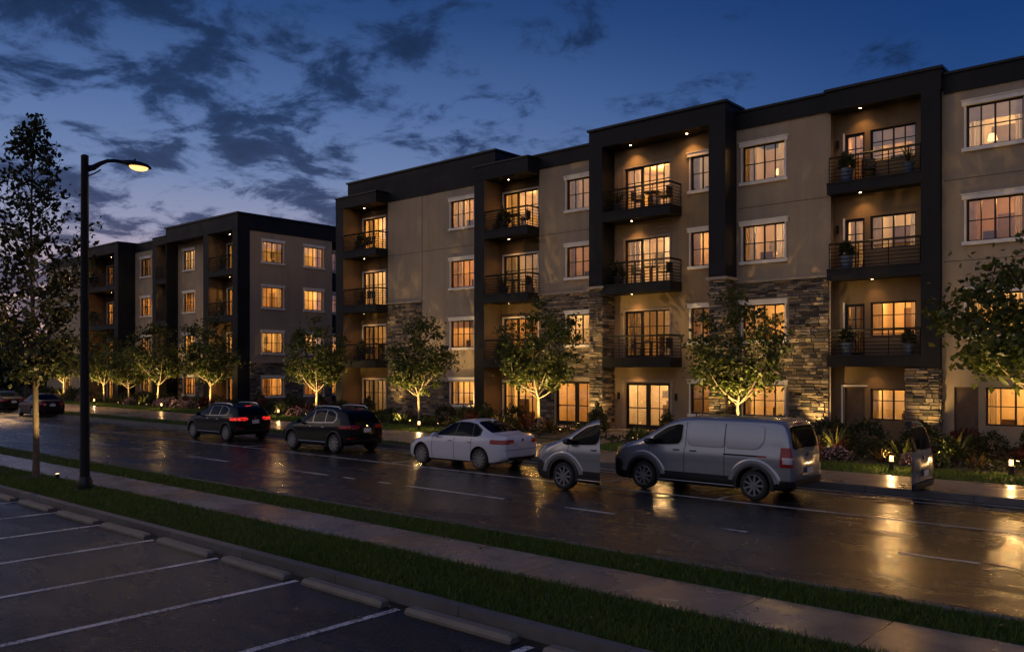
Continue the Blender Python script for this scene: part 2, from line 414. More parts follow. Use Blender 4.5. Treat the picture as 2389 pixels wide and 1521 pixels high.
# far side: pavement runs off behind a verge that widens to the left
NEAR = [(XR,21.46),(-22,21.46),(-28,22.5),(-36,22.95),(-60,23.2),(XL,23.5)]
BACK = [(XR,23.8),(-10,23.9),(-18,24.8),(-30,26.3),(-44,27.0),(-80,28.6),(XL,31)]
BED = [(XR,26.1),(-11,26.2),(-17,26.9),(-24,27.6),(-31,28.8),(-45,29.9),(-80,31),(XL,32.5)]
def prism(name, poly, z0, z1, mat):
    m = MB(); b = len(poly); m.v = [(x,y,z0) for x,y in poly]+[(x,y,z1) for x,y in poly]
    m.f = [tuple(range(b, 2*b))]+[(i,(i+1)%b,b+(i+1)%b,b+i) for i in range(b)]; m.c = [None]*len(m.f)
    return tag(m.obj(name, mat), kind='structure')
slab('kerb', XL, XR, 21.3, 21.46, .155, M['kerb'])
prism('verge', [(-22,21.461),(-28,22.5),(-36,22.95),(-60,23.2),(XL,23.5),(XL,21.461)][::-1], -.05, .13, M['turf'])
prism('sidewalk', NEAR[::-1][::-1]+BACK[::-1], -.05, .15, M['farwalk'])
prism('lawn', BACK+BED[::-1], -.05, .13, M['turf'])
prism('flower_bed', BED+[(XL,60),(XR,60)], -.05, .16, M['soil'])
def yat(poly, x):
    for (xa,ya),(xb,yb) in zip(poly, poly[1:]):
        if xb <= x <= xa: return ya+(yb-ya)*(x-xa)/(xb-xa)
    return poly[-1][1]
prism('entrance_path', [(-20.6,33.9),(-22.6,33.9),(-21.2,29.5),(-20.6,25.0),(-18.6,24.82),(-19.1,28.8)], -.05, .175, M['farwalk'])
prism('entrance_path', [(-27.4,33.9),(-27.4,32.2),(-22.3,32.2),(-22.61,33.9)], -.05, .172, M['farwalk'])
# markings (sheets of paint, as structure)
mk = MB()
def stripe(x0, x1, y0, y1, z=.004): mk.quad((x0,y0,z),(x1,y0,z),(x1,y1,z),(x0,y1,z))
for a, b in ((-62,-58.5),(-53,-50),(-44.1,-41),(-36.4,-33.9),(-32.3,-31.6),(-27.8,-25.2),(-22.8,-19.8),(-19.1,-18.6),(-17.6,-17.1),(-16.5,-13.1),(-11.3,-10.0),(-7.6,-7.07),(-4.4,-3.2),(-1,2)):
    stripe(a, b, 14.55, 14.68)
stripe(-120, 40, 17.72, 17.84); stripe(-120, 40, 20.42, 20.5)
stripe(-120, 40, 20.98, 21.1)
for x in (-9.4, -13.1, -20.9, -29.6): mk.quad((x,17.84,.004),(x+.1,17.84,.004),(x+.1,20.42,.004),(x,20.42,.004))
tag(mk.obj('road_markings', M['paint'], recalc=False), kind='structure')
mk = MB()
for k in range(-3, 14):
    x = -8.07-2.17*k; stripe(x-.055, x+.055, .6, 7.02)
tag(mk.obj('stall_markings', M['lotpaint'], recalc=False), kind='structure')

# wheel stops: tapered concrete bars with sloped ends
def wheel_stop():
    m = MB(); Lh = .87; n = len(m.v)
    prof = [(-.085,0),(-.085,.035),(-.058,.088),(.058,.088),(.085,.035),(.085,0)]
    for (x, s) in ((-Lh,.0),(-Lh+.05,1),(Lh-.05,1),(Lh,.0)):
        for (y, z) in prof: m.v.append((x, y*(1 if s else .86), z*(1 if s else .72)))
    for a in range(3):
        for j in range(6): m.f.append((a*6+j, a*6+(j+1)%6, a*6+6+(j+1)%6, a*6+6+j))
    m.f += [tuple(range(6))[::-1], tuple(range(18,24))]; m.c = [None]*len(m.f)
    return m.mesh('wheel_stop', M['stop'])
ws_me = wheel_stop()
ords = ['nearest','second nearest','third nearest','fourth nearest','fifth nearest','sixth nearest','seventh nearest','eighth nearest','ninth nearest','tenth nearest','eleventh nearest']
for k in range(-1, 10):
    o = link('wheel_stop', ws_me); o.location = (-8.07-2.17*k+1.14+rnd.uniform(-.06,.06), 7.0+rnd.uniform(-.015,.015), 0); o.rotation_euler = (0,0,rnd.uniform(-.012,.012))
    q = k+1
    lab = 'low concrete wheel stop at the parking kerb, %s to the viewer' % ords[q]
    tag(o, lab, 'wheel stop', 'wheel stops along the parking kerb')

# ------------------------------------------------------------------ grass blades
def blades(name, spots, hmin, hmax, wd, seed, label):
    r = np.random.default_rng(seed); pts = np.concatenate(spots); n = len(pts)
    h = r.uniform(hmin, hmax, n); a = r.uniform(0, 2*np.pi, n); lean = r.normal(0, .45, (n,2))*h[:,None]
    dx = np.cos(a)*wd*.5; dy = np.sin(a)*wd*.5
    v = np.empty((n,3,3), np.float32)
    v[:,0] = pts+np.stack([dx,dy,np.zeros(n)],1); v[:,1] = pts-np.stack([dx,dy,np.zeros(n)],1)
    v[:,2] = pts+np.stack([lean[:,0],lean[:,1],h],1)
    patch = .5+.5*np.sin(pts[:,0]*1.7+np.sin(pts[:,1]*3.1)*2)
    base = np.array([.048,.105,.012]); yel = np.array([.13,.16,.022])
    t = np.clip(r.beta(1.5,3.5,n)+.15*patch-.08, 0, 1)
    c = base*(1-t[:,None])+yel*t[:,None]; c *= r.uniform(.6,1.3,(n,1))
    tri_mesh(name, v.reshape(-1,3), np.arange(n*3).reshape(n,3), np.repeat(c,3,0), M['grass'], label)
def tri_mesh(name, v, tri, col, mat, label=None, parent=None):
    me = bpy.data.meshes.new(name); k = tri.shape[1]
    me.vertices.add(len(v)); me.vertices.foreach_set('co', np.asarray(v, np.float32).ravel())
    me.loops.add(tri.size); me.loops.foreach_set('vertex_index', tri.astype(np.int32).ravel())
    me.polygons.add(len(tri)); me.polygons.foreach_set('loop_start', np.arange(0, tri.size, k, dtype=np.int32))
    at = me.color_attributes.new('Col', 'FLOAT_COLOR', 'POINT')
    at.data.foreach_set('color', np.concatenate([col, np.ones((len(col),1))],1).astype(np.float32).ravel())
    me.update(calc_edges=True); me.validate(); me.materials.append(mat)
    if label is None and parent is None: return me
    o = link(name, me, parent)
    if label: tag(o, label, 'grass', kind='stuff')
    return o
def scat(x0, x1, y0, y1, dens, z, seed):
    r = np.random.default_rng(seed); n = int((x1-x0)*(y1-y0)*dens)
    return np.stack([r.uniform(x0,x1,n), r.uniform(y0,y1,n), np.full(n,z)],1)
blades('grass', [scat(-12,4,7.38,8.88,1500,.125,1), scat(-26,-12,7.38,8.88,800,.125,2), scat(-60,-26,7.38,8.88,260,.125,3)], .05, .12, .016, 4, 'dark green mown grass strip between parking kerb and sidewalk')
blades('grass', [scat(-12,4,10.05,11.02,1300,.125,5), scat(-28,-12,10.05,11.02,700,.125,6), scat(-75,-28,10.05,11.02,220,.125,7)], .05, .11, .018, 8, 'dark green mown grass strip between sidewalk and wet road')
def lawn_scatter():
    r = np.random.default_rng(11); n = 60000
    x = -100*r.power(1.0, n)+2; f = r.uniform(0,1,n)
    yb = np.array([yat(BACK, q) for q in x]); ye = np.array([yat(BED, q) for q in x])
    p = np.stack([x, yb+(ye-yb)*f, np.full(n,.125)],1)
    k = ~((x > -22.6) & (x < -18.6))
    m = 16000; x2 = -80*r.uniform(0,1,m)-24; yn = np.array([yat(NEAR, q) for q in x2])
    p2 = np.stack([x2, 21.47+(yn-21.47)*r.uniform(0,1,m), np.full(m,.125)],1)
    return [p[k], p2]
blades('grass', lawn_scatter(), .06, .13, .03, 12, 'mown lawn strips along the far sidewalk before the flower beds')

# ------------------------------------------------------------------ buildings
FL = {1:(.16, 1.0, 2.36), 2:(3.55, 4.25, 5.78), 3:(7.0, 7.66, 9.2), 4:(10.45, 11.08, 12.62)}     # floor, window sill, window head
WORD = {1:'ground', 2:'second', 3:'third', 4:'fourth'}
Y0 = 34.2
LAMPCOL = (1.0, .53, .13)
ROOM_W = 142.0
def cells(fr, m, a0, a1, z0, z1, holes, d, reveal):
    A = sorted({a0, a1}|{h[0] for h in holes}|{h[1] for h in holes}); Z = sorted({z0, z1}|{h[2] for h in holes}|{h[3] for h in holes})
    A = [a for a in A if a0 <= a <= a1]; Z = [z for z in Z if z0 <= z <= z1]
    for p, q in zip(A, A[1:]):
        for u, w in zip(Z, Z[1:]):
            ca, cz = (p+q)/2, (u+w)/2
            if any(h[0] < ca < h[1] and h[2] < cz < h[3] for h in holes): continue
            m.quad(fr.P(p,u,d), fr.P(q,u,d), fr.P(q,w,d), fr.P(p,w,d))
    for (p, q, u, w) in holes if reveal else ():
        e = d-reveal
        m.quad(fr.P(p,u,d), fr.P(p,w,d), fr.P(p,w,e), fr.P(p,u,e)); m.quad(fr.P(q,u,d), fr.P(q,w,d), fr.P(q,w,e), fr.P(q,u,e))
        m.quad(fr.P(p,u,d), fr.P(q,u,d), fr.P(q,u,e), fr.P(p,u,e)); m.quad(fr.P(p,w,d), fr.P(q,w,d), fr.P(q,w,e), fr.P(p,w,e))
def wall(fr, a0, a1, z0, z1, holes, par, mat='stucco', d=0, reveal=.2, name='wall'):
    m = MB(); cells(fr, m, a0, a1, z0, z1, holes, d, reveal)
    return m.obj(name, M[mat], par, recalc=False)
LAMPS = []
def room(fr, a0, a1, z0, z1, hole, par, d, power=1, depth=3.0, decor=True, corner=None):
    """a closed lit room behind an opening (hole = a0,a1,z0,z1 of the opening)"""
    m = MB(); e = d-depth; P = fr.P
    cells(fr, m, a0, a1, z0, z1, [hole], d, 0)
    m.quad(P(a0,z0,e), P(a1,z0,e), P(a1,z1,e), P(a0,z1,e))
    for z in (z0, z1): m.quad(P(a0,z,d), P(a1,z,d), P(a1,z,e), P(a0,z,e))
    for a in (a0, a1):
        if corner and a == a1:
            y0, y1 = fr.Y-d, fr.Y-e; ew = EndWall(a1); cells(ew, m, y0, y1, z0, z1, [(max(corner[0],y0+.05),min(corner[1],y1-.05),corner[2],corner[3])], 0, 0)
        else: m.quad(P(a,z0,d), P(a,z1,d), P(a,z1,e), P(a,z0,e))
    o = m.obj('room', rnd.choice(ROOMS), par, recalc=False)
    if decor:
        w = a1-a0
        for _ in range(rnd.randint(1,2)):
            c = MB(); a = rnd.uniform(a0+.2, a1-.7); zz = rnd.uniform(z0+1.2, z0+1.6); ww = rnd.uniform(.3,.6)
            c.fbox(fr, a, a+ww, zz, zz+rnd.uniform(.35,.6), e+.01, e+.05); c.obj('picture', M['picture'], o)
        c = MB(); a = rnd.uniform(a0+.1, a1-1.0); h = rnd.uniform(.75,1.25)
        c.fbox(fr, a, a+rnd.uniform(.6,1.1), z0, z0+h, e+.1, e+.6); c.fbox(fr, a+.1, a+.3, z0+h+.004, z0+h+rnd.uniform(.15,.4), e+.2, e+.4)
        c.obj('cabinet', M['roomdark'], o)
        if rnd.random() < .6:
            c = MB(); a = rnd.uniform(a0+.05, a1-.9); c.fbox(fr, a, a+.85, z0, z0+2.05, e+.01, e+.06); c.obj('doorway', M['roomdark'], o)
        if rnd.random() < .55 and depth > 2:
            c = MB(); a = rnd.uniform(hole[0], max(hole[0]+.05,hole[1]-.6)); b = rnd.uniform(.45,.7); h = rnd.uniform(.95,1.25)
            c.fbox(fr, a, a+b, z0, z0+.5, d-1.5, d-.95); c.fbox(fr, a, a+b, z0+.5, z0+h, d-1.02, d-.95); c.obj('armchair', M['roomdark'], o)
    if power > 0:
        la = (a0+a1)/2+rnd.uniform(-.35,.35)
        light('room_lamp', 'POINT', P(la, z1-.45, d-depth*.5), ROOM_W*power*rnd.choice((.28,.6,.85,1.0,1.15,1.35))*max(.6,min(1.6,(a1-a0)/2.6)), rnd.choice((LAMPCOL, LAMPCOL, (1,.48,.11), (1,.62,.24))), o, shadow_soft_size=.12)
    return o
def bars(fr, m, a0, a1, z0, z1, cols, rows, d0, d1, outer=.06, inner=.028, thick=()):
    m.fbox(fr, a0, a1, z0, z0+outer, d0, d1); m.fbox(fr, a0, a1, z1-outer, z1, d0, d1)
    m.fbox(fr, a0, a0+outer, z0+outer, z1-outer, d0, d1); m.fbox(fr, a1-outer, a1, z0+outer, z1-outer, d0, d1)
    for i in range(1, cols):
        a = a0+(a1-a0)*i/cols; w = (.045 if i in thick else inner)/1
        m.fbox(fr, a-w*.7, a+w*.7, z0+outer, z1-outer, d0+.004, d1-.004)
    for r in rows:
        z = z0+(z1-z0)*r; m.fbox(fr, a0+outer, a1-outer, z-inner*.6, z+inner*.6, d0+.008, d1-.008)
def curtain(fr, a0, a1, z0, z1, d, par, seed):
    r = random.Random(seed); m = MB(); n = 20; ph = r.uniform(0,6)
    pt = []
    for i in range(n+1):
        a = a0+(a1-a0)*i/n; dd = d+.05*math.sin(ph+i*1.55)+.02*math.sin(i*.7+ph)
        pt.append((a, dd))
    for (p, e), (q, f) in zip(pt, pt[1:]): m.quad(fr.P(p,z0,e), fr.P(q,z0,f), fr.P(q,z1,f), fr.P(p,z1,e))
    return m.obj('curtain', M['curtain'], par, smooth=60, recalc=False)
def window(fr, a0, a1, z0, z1, par, cols=4, trim=True, d=0, power=1, curt=None, rm=True, rows=(.5,), zf=None, seed=0, depth=3.0, pad=.45, label=None):
    m = MB(); dd = d-.13
    bars(fr, m, a0, a1, z0, z1, cols, rows, dd-.03, dd+.03, thick=(cols//2,))
    w = m.obj('window', M['frame'], par)
    g = MB(); g.quad(fr.P(a0+.03,z0+.03,dd), fr.P(a1-.03,z0+.03,dd), fr.P(a1-.03,z1-.03,dd), fr.P(a0+.03,z1-.03,dd)); g.obj('pane', M['glass'], w, recalc=False)
    if trim:
        t = MB(); t.fbox(fr, a0-.14, a1+.14, z1, z1+.17, d+.002, d+.09); t.fbox(fr, a0-.17, a1+.17, z1+.17, z1+.205, d+.002, d+.12); t.obj('lintel', M['trim'], w)
        t = MB(); t.fbox(fr, a0-.14, a1+.14, z0-.13, z0, d+.002, d+.10); t.obj('sill', M['trim'], w)
        for (p, q) in ((a0-.075, a0-.005), (a1+.005, a1+.075)):
            t = MB(); t.fbox(fr, p, q, z0, z1, d+.002, d+.04); t.obj('casing', M['trim'], w)
    r = random.Random(seed*7+3)
    if curt is None: curt = (r.uniform(.12,.3), r.uniform(.12,.32))
    ww = a1-a0
    for side, c in enumerate(curt):
        if c > .03:
            p, q = (a0-.08, a0+ww*c) if side == 0 else (a1-ww*c, a1+.08)
            curtain(fr, p, q, z0-.1, z1+.1, dd-.28, w, seed*5+side)
    if r.random() < .2:
        b = MB(); zb = z1-(z1-z0)*r.uniform(.2,.5); b.fbox(fr, a0-.05, a1+.05, zb, z1+.05, dd-.17, dd-.165); b.fbox(fr, a0-.05, a1+.05, zb-.03, zb-.002, dd-.18, dd-.155); b.obj('blind', M['curtain'], w)
    if rm:
        zf = z0-.9 if zf is None else zf
        room(fr, a0-pad, a1+pad, zf, zf+2.75 if zf+2.75 > z1+.1 else z1+.2, (a0,a1,z0,z1), par, d-.2, power, depth)
    return w
def door(fr, a0, a1, z0, z1, par, leaves=2, glassy=True, d=0, name='door'):
    m = MB(); dd = d-.12
    n = leaves; wv = (a1-a0)/n
    f = MB(); f.fbox(fr, a0-.06, a0, z0, z1+.06, dd-.05, dd+.05); f.fbox(fr, a1, a1+.06, z0, z1+.06, dd-.05, dd+.05); f.fbox(fr, a0, a1, z1, z1+.06, dd-.05, dd+.05)
    out = []
    for i in range(n):
        p, q = a0+wv*i+.006, a0+wv*(i+1)-.006; m = MB()
        if glassy:
            s = .11; bz = .22
            m.fbox(fr, p, q, z0, z0+bz, dd-.025, dd+.025); m.fbox(fr, p, q, z1-s, z1, dd-.025, dd+.025)
            m.fbox(fr, p, p+s, z0+bz, z1-s, dd-.025, dd+.025); m.fbox(fr, q-s, q, z0+bz, z1-s, dd-.025, dd+.025)
            m.fbox(fr, p+s, q-s, z0+.98, z0+1.03, dd-.02, dd+.02); m.fbox(fr, (p+q)/2-.014, (p+q)/2+.014, z0+bz, z1-s, dd-.018, dd+.018)
        else:
            m.fbox(fr, p, q, z0, z1, dd-.025, dd+.02)
            for (u, w) in ((.12,.42),(.5,.94)):
                m.fbox(fr, p+.12, q-.12, z0+(z1-z0)*u, z0+(z1-z0)*w, dd+.02, dd+.03)
        o = m.obj(name, M['frame'] if glassy else M['roomdark'], par)
        if i == 0: f.obj('frame', M['frame'], o)
        if glassy:
            g = MB(); g.quad(fr.P(p+.1,z0+.2,dd), fr.P(q-.1,z0+.2,dd), fr.P(q-.1,z1-.1,dd), fr.P(p+.1,z1-.1,dd)); g.obj('pane', M['glass'], o, recalc=False)
        h = MB(); ha = (q-.055 if i == 0 else p+.055); h.tube([fr.P(ha,z0+.85,dd+.075), fr.P(ha,z0+1.25,dd+.075)], .014)
        h.fbox(fr, ha-.01, ha+.01, z0+.88, z0+.9, dd+.026, dd+.065); h.fbox(fr, ha-.01, ha+.01, z0+1.2, z0+1.22, dd+.026, dd+.065)
        h.obj('handle', M['chrome'], o)
        out.append(o)
    return out
STC = [(.055,.050,.046),(.075,.062,.052),(.40,.31,.22),(.20,.155,.115),(.26,.20,.145),(.155,.125,.10),(.30,.225,.155),(.115,.10,.088),(.22,.17,.14),(.34,.27,.20),(.135,.12,.11),(.24,.165,.105)]
def stones(fr, a0, a1, z0, z1, holes, par, seed, d=0, name='stone_cladding', gap=.007, capz=True):
    r = random.Random(seed); m = MB(); z = z0
    while z < z1-.03:
        h = min(r.choice((.085,.10,.12,.14,.17)), z1-z)
        if z1-(z+h) < .05: h = z1-z
        # free intervals of this course
        iv = [(a0, a1)]
        for (p, q, u, w) in holes:
            if w > z+.02 and u < z+h-.02:
                nv = []
                for (s, e) in iv:
                    if q <= s or p >= e: nv.append((s, e))
                    else:
                        if p-s > .02: nv.append((s, p))
                        if e-q > .02: nv.append((q, e))
                iv = nv
        for (s, e) in iv:
            a = s
            while a < e-.001:
                w = r.uniform(.18,.62)
                if e-(a+w) < .14: w = e-a
                c = Vector(r.choice(STC))*r.uniform(.62,1.08); t = r.uniform(.03,.085)
                p, q, u, v = a+gap, a+w-gap, z+gap, z+h-gap; b = .012; P = fr.P
                j = lambda: r.uniform(-.008,.008)
                m.hexa([P(p,u,d+.003),P(q,u,d+.003),P(q-b,u+b,d+t+j()),P(p+b,u+b,d+t+j()),P(p,v,d+.003),P(q,v,d+.003),P(q-b,v-b,d+t+j()),P(p+b,v-b,d+t+j())], tuple(c))
                a += w
        z += h
    return m.obj(name, M['stone'], par)
def railing(fr, a0, a1, z, d0, d1, par, ends=(False, True), hgt=1.02):
    """front at d1, returns from d0 to d1 at the ends asked for"""
    m = MB(); t = .02
    zs = [z+.10+i*.145 for i in range(7)]
    top = z+hgt
    def run(pa, pb, posts):
        (aa, da), (ab, db) = pa, pb
        for zz in zs: m.tube([fr.P(aa,zz,da), fr.P(ab,zz,db)], .016, 4)
        m.tube([fr.P(aa,top,da), fr.P(ab,top,db)], .032, 4)
        for i in range(posts+1):
            f = i/posts; a = aa+(ab-aa)*f; dd = da+(db-da)*f
            m.tube([fr.P(a,z,dd), fr.P(a,top,dd)], .02, 4)
    n = max(2, round((a1-a0)/1.05))
    run((a0+.03, d1-.05), (a1-.03, d1-.05), n)
    if ends[0]: run((a0+.03, d0), (a0+.03, d1-.05), 1)
    if ends[1]: run((a1-.03, d0), (a1-.03, d1-.05), 1)
    return m.obj('railing', M['rail'], par)
def downlight(fr, a, z, d, par, energy, ang=112):
    m = MB(); x, y, zz = fr.P(a, z, d)
    m.lathe([(.075,-.006),(.075,-.02),(.055,-.022),(.055,-.006)], 14, (x,y,zz)); o = m.obj('downlight', M['rail'], par)
    b = MB(); b.lathe([(.05,-.012),(.05,-.016)], 12, (x,y,zz)); b.obj('lens', M['downlens'], o)
    l = light('downlight_lamp', 'SPOT', (x,y,zz-.05), energy*4.6, (1,.50,.16), o, spot_size=R(ang), spot_blend=.9, shadow_soft_size=.05)
    return o
def balcony_slab(fr, a0, a1, z, d0, d1, par, th=.44):
    m = MB(); m.fbox(fr, a0, a1, z-th, z, d0, d1); m.fbox(fr, a0-.01, a1+.01, z-.05, z+.02, d1-.02, d1+.025)
    return m.obj('balcony', M['charcoal'], par)
def parapet(fr, a0, a1, z0, z1, d, par, back=.5, cop=True, e0=0, e1=0):
    m = MB(); m.fbox(fr, a0, a1, z0, z1, d-back, d)
    o = m.obj('parapet', M['charcoal'], par)
    if cop:
        c = MB(); c.fbox(fr, a0-e0, a1+e1, z1, z1+.09, d-back-.03, d+.06); c.obj('coping', M['coping'], o)
    return o
def bay(fr, par, a0, a1, recess, proud, floors, col_l=None, col_r=None, slider=None, ztop=14.15, zcan=13.35, ends=(False,True), lamps=(.5,), zbase=0, dl=14, gnd=True, wing=True, cols=5, pw=1.0, corner=None):
    """a stack of balconies between a0 and a1; back wall at depth -recess, balcony front at +proud"""
    s0, s1 = slider
    holes = [(s0, s1, FL[f][0]+.04 if (f > 1 or gnd) else 1.0, FL[f][2]) for f in (1,2,3,4)]
    wall(fr, a0, a1, 0, zcan, holes, par, 'stucco_shaded', -recess)
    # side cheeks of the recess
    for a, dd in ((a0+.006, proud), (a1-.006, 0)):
        m = MB(); m.quad(fr.P(a,0,dd-.01), fr.P(a,zcan,dd-.01), fr.P(a,zcan,-recess), fr.P(a,0,-recess)); m.obj('wall', M['stucco_shaded'], par, recalc=False)
    for f in (1,2,3,4):
        z0, z1 = FL[f][0]+.04, FL[f][2]; am = s0+(s1-s0)*.4
        h = (s0, s1, z0, z1); dw = -recess
        dd = dw-.12
        m = MB(); bars(fr, m, s0, am, z0, z1, 2, (.62,), dd-.03, dd+.03, outer=.075); bars(fr, m, am, s1, z0, z1, 3 if s1-s0 > 2 else 2, (.62,), dd-.035, dd+.035, outer=.06)
        w = m.obj('door', M['frame'], par)
        g = MB(); g.quad(fr.P(s0+.04,z0+.04,dd), fr.P(s1-.04,z0+.04,dd), fr.P(s1-.04,z1-.04,dd), fr.P(s0+.04,z1-.04,dd)); g.obj('pane', M['glass'], w, recalc=False)
        t = MB(); e = dw+.003
        t.fbox(fr, s0-.09, s0, z0, z1+.09, e, e+.03); t.fbox(fr, s0, s1, z1, z1+.09, e, e+.03); t.fbox(fr, s1, s1+.06, z0, z1+.09, e, e+.03); t.obj('casing', M['trim'], w)
        r = random.Random(int(a0*13)+f)
        ww = s1-s0
        curtain(fr, s0-.05, s0+ww*r.uniform(.18,.4), z0, z1+.05, dd-.3, w, int(a0*3)+f)
        if r.random() < .7: curtain(fr, s1-ww*r.uniform(.1,.25), s1+.05, z0, z1+.05, dd-.3, w, int(a0*3)+f+50)
        room(fr, s0-.4, corner[2] if corner else s1+.4, FL[f][0], z1+.3, h, par, dw-.2, pw*(1.5 if corner else 1), corner=(corner[0],corner[1],FL[f][1],FL[f][2]) if corner else None)
        if f > 1: 
            b = balcony_slab(fr, a0, a1, FL[f][0], -recess, proud, par)
            railing(fr, a0, a1, FL[f][0], 0 if wing else -recess+.05, proud, b, ends)
        zc = (FL[f+1][0]-.44) if f < 4 else zcan
        for la in lamps:
            downlight(fr, a0+(a1-a0)*la, zc, proud*.35-recess*.35, par, dl)
    for c in (col_l, col_r):
        if c:
            m = MB(); m.fbox(fr, c[0], c[1], zbase, ztop, -recess-.05, proud); m.obj('column', M['charcoal'], par)
def canopy(fr, a0, a1, z0, z1, d0, d1, par):
    m = MB(); m.fbox(fr, a0, a1, z0, z1, d0, d1); o = m.obj('canopy', M['charcoal'], par)
    c = MB(); c.fbox(fr, a0-.04, a1+.05, z1, z1+.08, d0, d1+.05); c.obj('coping', M['coping'], o)
    return o

F0 = Street(Y0)
# ======== main building
AB = thing('apartment_building', 'tan stucco and stone apartment building with dark balcony bays, the large nearer one', 'apartment building', (0,0,0))
def win4(fr, a0, a1, par, floors=(1,2,3,4), cols=4, seed=0, powers=None, curts=None, d=0, pad=.45, rm=True):
    hs = []
    for f in floors:
        z0, z1 = FL[f][1], FL[f][2]
        window(fr, a0, a1, z0, z1, par, cols, d=d, seed=seed+f, zf=FL[f][0], power=(powers or {}).get(f, 1), curt=(curts or {}).get(f), pad=pad, rm=rm)
        hs.append((a0, a1, z0, z1))
    return hs
# S1 wall
XW = 6.0
h = win4(F0, -34.73, -32.89, AB, seed=10, powers={2:.55}, curts={2:(.0,.35),4:(.42,.12),3:(.3,.1)})
wall(F0, -40.27, -31.9, 0, 14.2, h, AB)
m = MB(); m.fbox(F0, -37.17, -37.14, 7.0, 13.4, -.004, .004); m.obj('joint', M['seam'], AB)
hw1 = [(-34.9, -32.72, FL[1][1]-.13, FL[1][2]+.21)]
stones(F0, -40.25, -37.15, 0, 7.0, [], AB, 3); stones(F0, -37.15, -31.97, 0, 2.30, hw1, AB, 4)
m = MB(); m.fbox(F0, -40.27, -37.1, 7.0, 7.09, .002, .12); m.obj('ledge', M['cap'], AB); m = MB(); m.fbox(F0, -37.1, -31.97, 2.3, 2.38, .002, .11); m.obj('ledge', M['cap'], AB)
# S3
h = win4(F0, -26.33, -24.48, AB, (2,3,4), seed=20, curts={2:(.0,.45),4:(.25,.2)})
door(F0, -27.05, -24.5, .17, 2.4, AB, 2); room(F0, -27.9, -24.0, .16, 2.9, (-27.05,-24.5,.17,2.4), AB, -.2, 2.0)
h.append((-27.05,-24.5,.17,2.4))
wall(F0, -28.16, -24.1, 0, 14.2, h, AB)
stones(F0, -28.14, -24.2, 0, 6.85, [(-26.5,-24.3,FL[2][1]-.13,FL[2][2]+.21),(-27.15,-24.4,0,2.62)], AB, 5)
m = MB(); m.fbox(F0, -28.16, -24.2, 6.85, 6.94, .002, .12); m.obj('ledge', M['cap'], AB); m = MB(); m.fbox(F0, -27.3, -24.3, 2.46, 2.62, .002, .1); m.obj('ledge', M['cap'], AB)
# S5
h = win4(F0, -16.72, -14.83, AB, seed=30, curts={4:(.22,.26),3:(.24,.26),2:(.3,.1),1:(.1,.3)}, powers={2:1.2,1:1.2})
wall(F0, -17.1, -12.9, 0, 14.2, h, AB)
stones(F0, -17.0, -12.97, 0, 6.74, [(-16.9,-14.65,FL[f][1]-.13,FL[f][2]+.21) for f in (1,2)], AB, 6)
m = MB(); m.fbox(F0, -17.0, -12.95, 6.74, 6.82, .002, .11); m.obj('ledge', M['cap'], AB)
# S7
h = win4(F0, -7.94, -6.12, AB, (2,3,4), seed=40, powers={3:1.1})
h += win4(F0, -2.6, -.8, AB, (2,3,4), seed=44)
door(F0, -8.35, -7.55, .16, 2.36, AB, 1, False)
h.append((-8.35,-7.55,.16,2.36))
window(F0, -7.32, -5.45, .98, 2.36, AB, 4, False, seed=47, zf=.16, power=1.3)
h.append((-7.32,-5.45,.98,2.36))
wall(F0, -8.85, XW, 0, 14.0, h, AB)
room(F0, -8.8, -7.5, .16, 2.6, (-8.35,-7.55,.16,2.36), AB, -.2, 0, 1.2, False)
# bays 1, 2
B1 = bay(F0, AB, -43.5, -40.27, .45, .95, 4, (-44.25,-43.5), None, (-43.2,-41.0), 13.25, 13.2, lamps=(.36,))
canopy(F0, -44.25, -40.24, 13.2, 13.85, -.45, .97, AB)
bay(F0, AB, -31.25, -28.16, .45, .95, 4, (-31.97,-31.25), None, (-31.05,-28.6), 13.4, 13.2, lamps=(.36,))
canopy(F0, -31.97, -28.13, 13.2, 13.95, -.45, .97, AB)
# S4 entrance bay
hs = [(-22.82,-20.34,FL[f][0]+.04,FL[f][2]) for f in (2,3,4)]+[(-22.77,-20.36,.17,2.36)]
hn = win4(F0, -19.25, -17.6, AB, seed=50, cols=3, curts={4:(.12,.1),2:(.2,.12),3:(.15,.2)})
wall(F0, -24.2, -17.1, 0, 13.6, hs+hn, AB, 'stucco_warm_shade')
for f in (2,3,4):
    z0, z1 = FL[f][0]+.04, FL[f][2]; am = -21.87; dd = -.12
    m = MB(); bars(F0, m, -22.82, am, z0, z1, 2, (.66,), dd-.03, dd+.03, outer=.1); bars(F0, m, am, -20.34, z0, z1, 4, (.66,), dd-.035, dd+.035, outer=.055, thick=(2,))
    w = m.obj('door', M['frame'], AB)
    g = MB(); g.quad(F0.P(-22.78,z0+.04,dd), F0.P(-20.38,z0+.04,dd), F0.P(-20.38,z1-.04,dd), F0.P(-22.78,z1-.04,dd)); g.obj('pane', M['glass'], w, recalc=False)
    t = MB(); t.fbox(F0, -22.91, -22.82, z0, z1+.09, .003, .035); t.fbox(F0, -22.82, -20.34, z1, z1+.09, .003, .035); t.fbox(F0, -20.34, -20.27, z0, z1+.09, .003, .035); t.obj('casing', M['cap'], w)
    curtain(F0, -22.85, -22.2, z0, z1, dd-.3, w, f); curtain(F0, -20.9, -20.3, z0, z1, dd-.3, w, f+9)
    room(F0, -23.3, -19.9, FL[f][0], z1+.3, (-22.82,-20.34,z0,z1), AB, -.2, 1.15)
    b = balcony_slab(F0, -23.42, -19.72, FL[f][0], 0, 1.05, AB); railing(F0, -23.42, -19.72, FL[f][0], .02, 1.05, b, (False,True))
    downlight(F0, -22.1, FL[f][0]-.44, .5, AB, 17)
door(F0, -22.77, -20.36, .17, 2.36, AB, 2)
